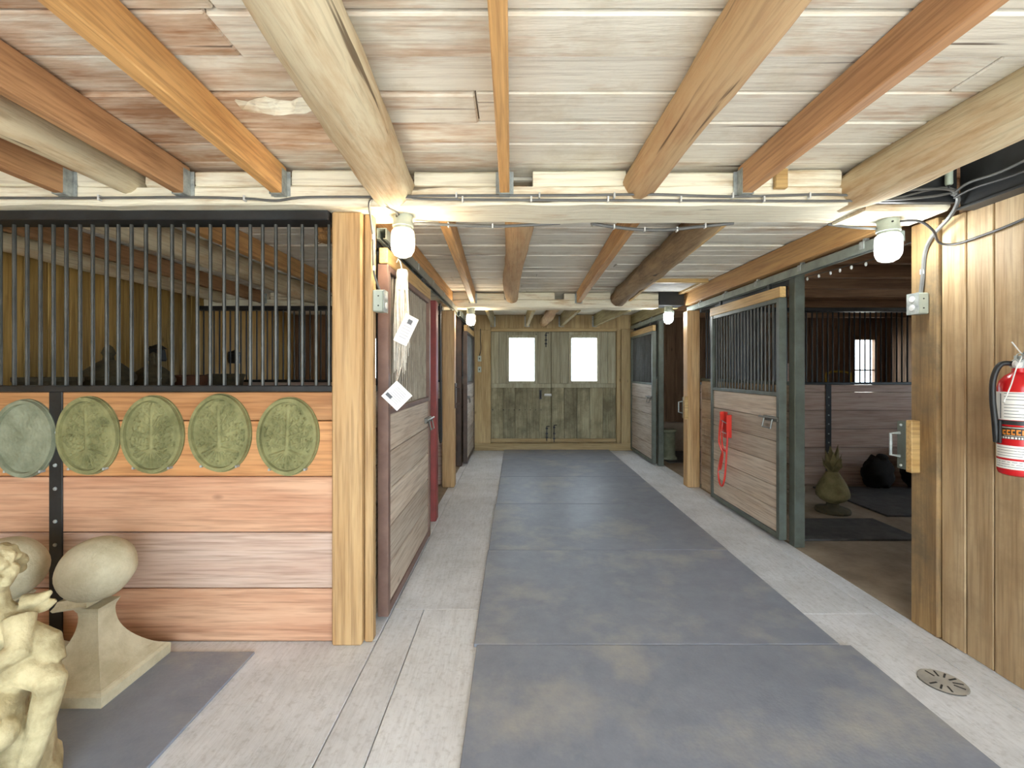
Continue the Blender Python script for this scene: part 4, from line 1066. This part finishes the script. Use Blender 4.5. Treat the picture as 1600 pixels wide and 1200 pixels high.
for (y, z, lb_) in ((4.86, 1.50, 'black wall lantern in the near left stall'), (6.2, 1.50, 'black wall lantern in the far left stall')):
    r = thing('wall_lantern', (-3.86, y, z), lb_, 'lantern')
    part('housing', MB().lathe([(.05, 0), (.055, .02), (.045, .12), (.03, .13)], (-3.80, y, z), sq=True), black_p, r)
    part('cap', MB().lathe([(.06, .131), (.03, .165), (.008, .18)], (-3.80, y, z), sq=True), black_p, r)
    part('bracket', MB().box(-3.878, -3.845, y-.02, y+.02, z+.02, z+.16, .002), black_p, r)
nest = MB(); rg = random.Random(3)
for i in range(90):
    a = rg.uniform(0, 6.28); rr = rg.uniform(.025, .062); b = a+rg.uniform(.5, 1.3); z = 2.11+rg.uniform(0, .085); r2 = rg.uniform(.03, .06)
    nest.tube([(-1.045+rr*math.cos(a), 2.53+rr*math.sin(a), z), (-1.045+rr*1.05*math.cos((a+b)/2), 2.53+rr*1.05*math.sin((a+b)/2), z+.004), (-1.045+r2*math.cos(b), 2.53+r2*math.sin(b), z+rg.uniform(-.012, .012))], .002, 4)
nest.lathe([(.01, 2.105), (.04, 2.115), (.058, 2.15), (.062, 2.206), (.05, 2.206), (.03, 2.14)], (-1.045, 2.53, 0), 14)
solo('bird_nest', nest, straw, (-1.045, 2.53, 2.105), 'straw bird nest tucked behind the last left bars', 'nest')

# ------------------------------------------------------------------ things in the right stalls
pn = thing('pineapple_finial', (3.15, 4.52, 0.02), 'mossy stone pineapple finial standing in the right stall', 'finial')
px, py = 3.15, 4.52
part('base', MB().lathe([(.15, .001), (.155, .02), (.145, .04), (.06, .06), (.05, .10)], (px, py, 0), 24), stone_d, pn, True)
def scales(r, a, z): return r*(1+.05*abs(math.sin(5*a+z*30))*abs(math.sin(5*a-z*30)))
part('fruit', MB().lathe([(.045, .09), (.10, .12), (.135, .155), (.142, .185), (.135, .23), (.115, .28), (.09, .33), (.066, .37), (.05, .40)], (px, py, 0), 48, fn=scales), stone_m, pn, True)
for i in range(14):
    a = i*2.4; h = .44+.016*i; rr = .075-.003*i
    d = Vector((math.cos(a), math.sin(a), 0)); s_ = Vector((-math.sin(a), math.cos(a), 0)); b = Vector((px, py, .38+.007*i))
    lf = MB(); p0 = b+d*.02; p1 = b+d*rr+Vector((0, 0, .07)); p2 = b+d*(rr*1.05+.012)+Vector((0, 0, .15+.004*i))
    lf.add([p0+s_*.02, p0-s_*.02, p1-s_*.03, p1+s_*.03, p2, p0+s_*.02-d*.016, p0-s_*.02-d*.016, p1-s_*.03-d*.016, p1+s_*.03-d*.016],
           [(0,1,2,3), (3,2,4), (6,5,8,7), (7,8,4), (1,0,5,6), (2,1,6,7), (4,2,7), (0,3,8,5), (3,4,8)])
    part('leaf', lf, stone_m, pn)
ur = thing('stone_jar', (2.93, 4.85, 0), 'pale rounded stone jar just inside the right stall', 'jar')
part('body', MB().lathe([(.08, .001), (.10, .02), (.13, .10), (.135, .18), (.11, .26), (.07, .30), (.05, .305)], (2.93, 4.85, 0), 24), stone, ur, True)
def sack(label, x, y, w_, h):
    m = MB().ball((x, y, h*.48), (w_, .13, h*.5), 20, 14, None, .25); m.ball((x+.03, y-.02, h*.93), (w_*.4, .07, h*.12), 12, 8, None, .3)
    m.v = [(a, b, max(c, .022)) for a, b, c in m.v]
    solo('dark_sack', m, dark_cloth, (x, y, .02), label, 'sack', smooth=True)
sack('dark slumped sack against the right stall partition', 4.30, 5.40, .17, .40)
sack('taller dark sack by the right stall opening edge', 4.78, 5.38, .22, .55)
pd = thing('stone_pedestal', (2.43, 7.2, 0), 'round stone pedestal standing in the far right stall', 'pedestal')
part('shaft', MB().lathe([(.125, .001), (.125, .03), (.105, .05), (.10, .08), (.098, .40), (.105, .42)], (2.43, 7.2, 0), 24), stone_gg, pd, True)
part('cap', MB().lathe([(.108, .42), (.125, .43), (.125, .455), (.115, .465)], (2.43, 7.2, 0), 24), stone_gg, pd, True)
solo('rubber_mat', MB().box(2.34, 3.9, 6.92, 7.9, .001, .013, .003), mat_stall, (3.2, 7.4, 0), 'grey blue rubber mat in the far right stall', 'mat')
bpy.data.objects['stone_pedestal'].location.z = .013
ht = thing('hand_truck', (4.62, 6.5, 0), 'yellow hooped hand truck behind the right stall bars', 'hand truck')
def hoop(x0, x1, zt, y): return smooth_path([(x0, y, .12), (x0, y, zt-.12), (x0+.02, y, zt-.04), (x0+.08, y, zt), (x1-.08, y, zt), (x1-.02, y, zt-.04), (x1, y, zt-.12), (x1, y, .12)], 5)
part('frame', MB().tube(hoop(4.44, 4.79, 1.385, 6.5), .014, 8), yellow_p, ht, True)
for z in (.3, .65, 1.0): part('cross_bar', MB().cyl((4.44, 6.5, z), (4.79, 6.5, z), .010, n=8), yellow_p, ht)
part('toe_plate', MB().box(4.43, 4.80, 6.30, 6.50, .012, .02), yellow_p, ht)
for x in (4.42, 4.81): part('wheel', MB().cyl((x-.025, 6.58, .12), (x+.025, 6.58, .12), .118, n=20), black_p, ht, True)
solo('loose_board', MB().beam((4.16, 6.9, .0), (4.36, 7.3, 1.52), .07, .02, .003, up=(0,1,0)), palex, (4.16, 6.9, 0), 'pale board leaning behind the right stall bars', 'board')
solo('loose_board', MB().beam((4.02, 7.0, .0), (4.20, 7.4, 1.50), .05, .02, .003, up=(0,1,0)), palex, (4.02, 7.0, 0), 'thinner pale board leaning left of the other', 'board')
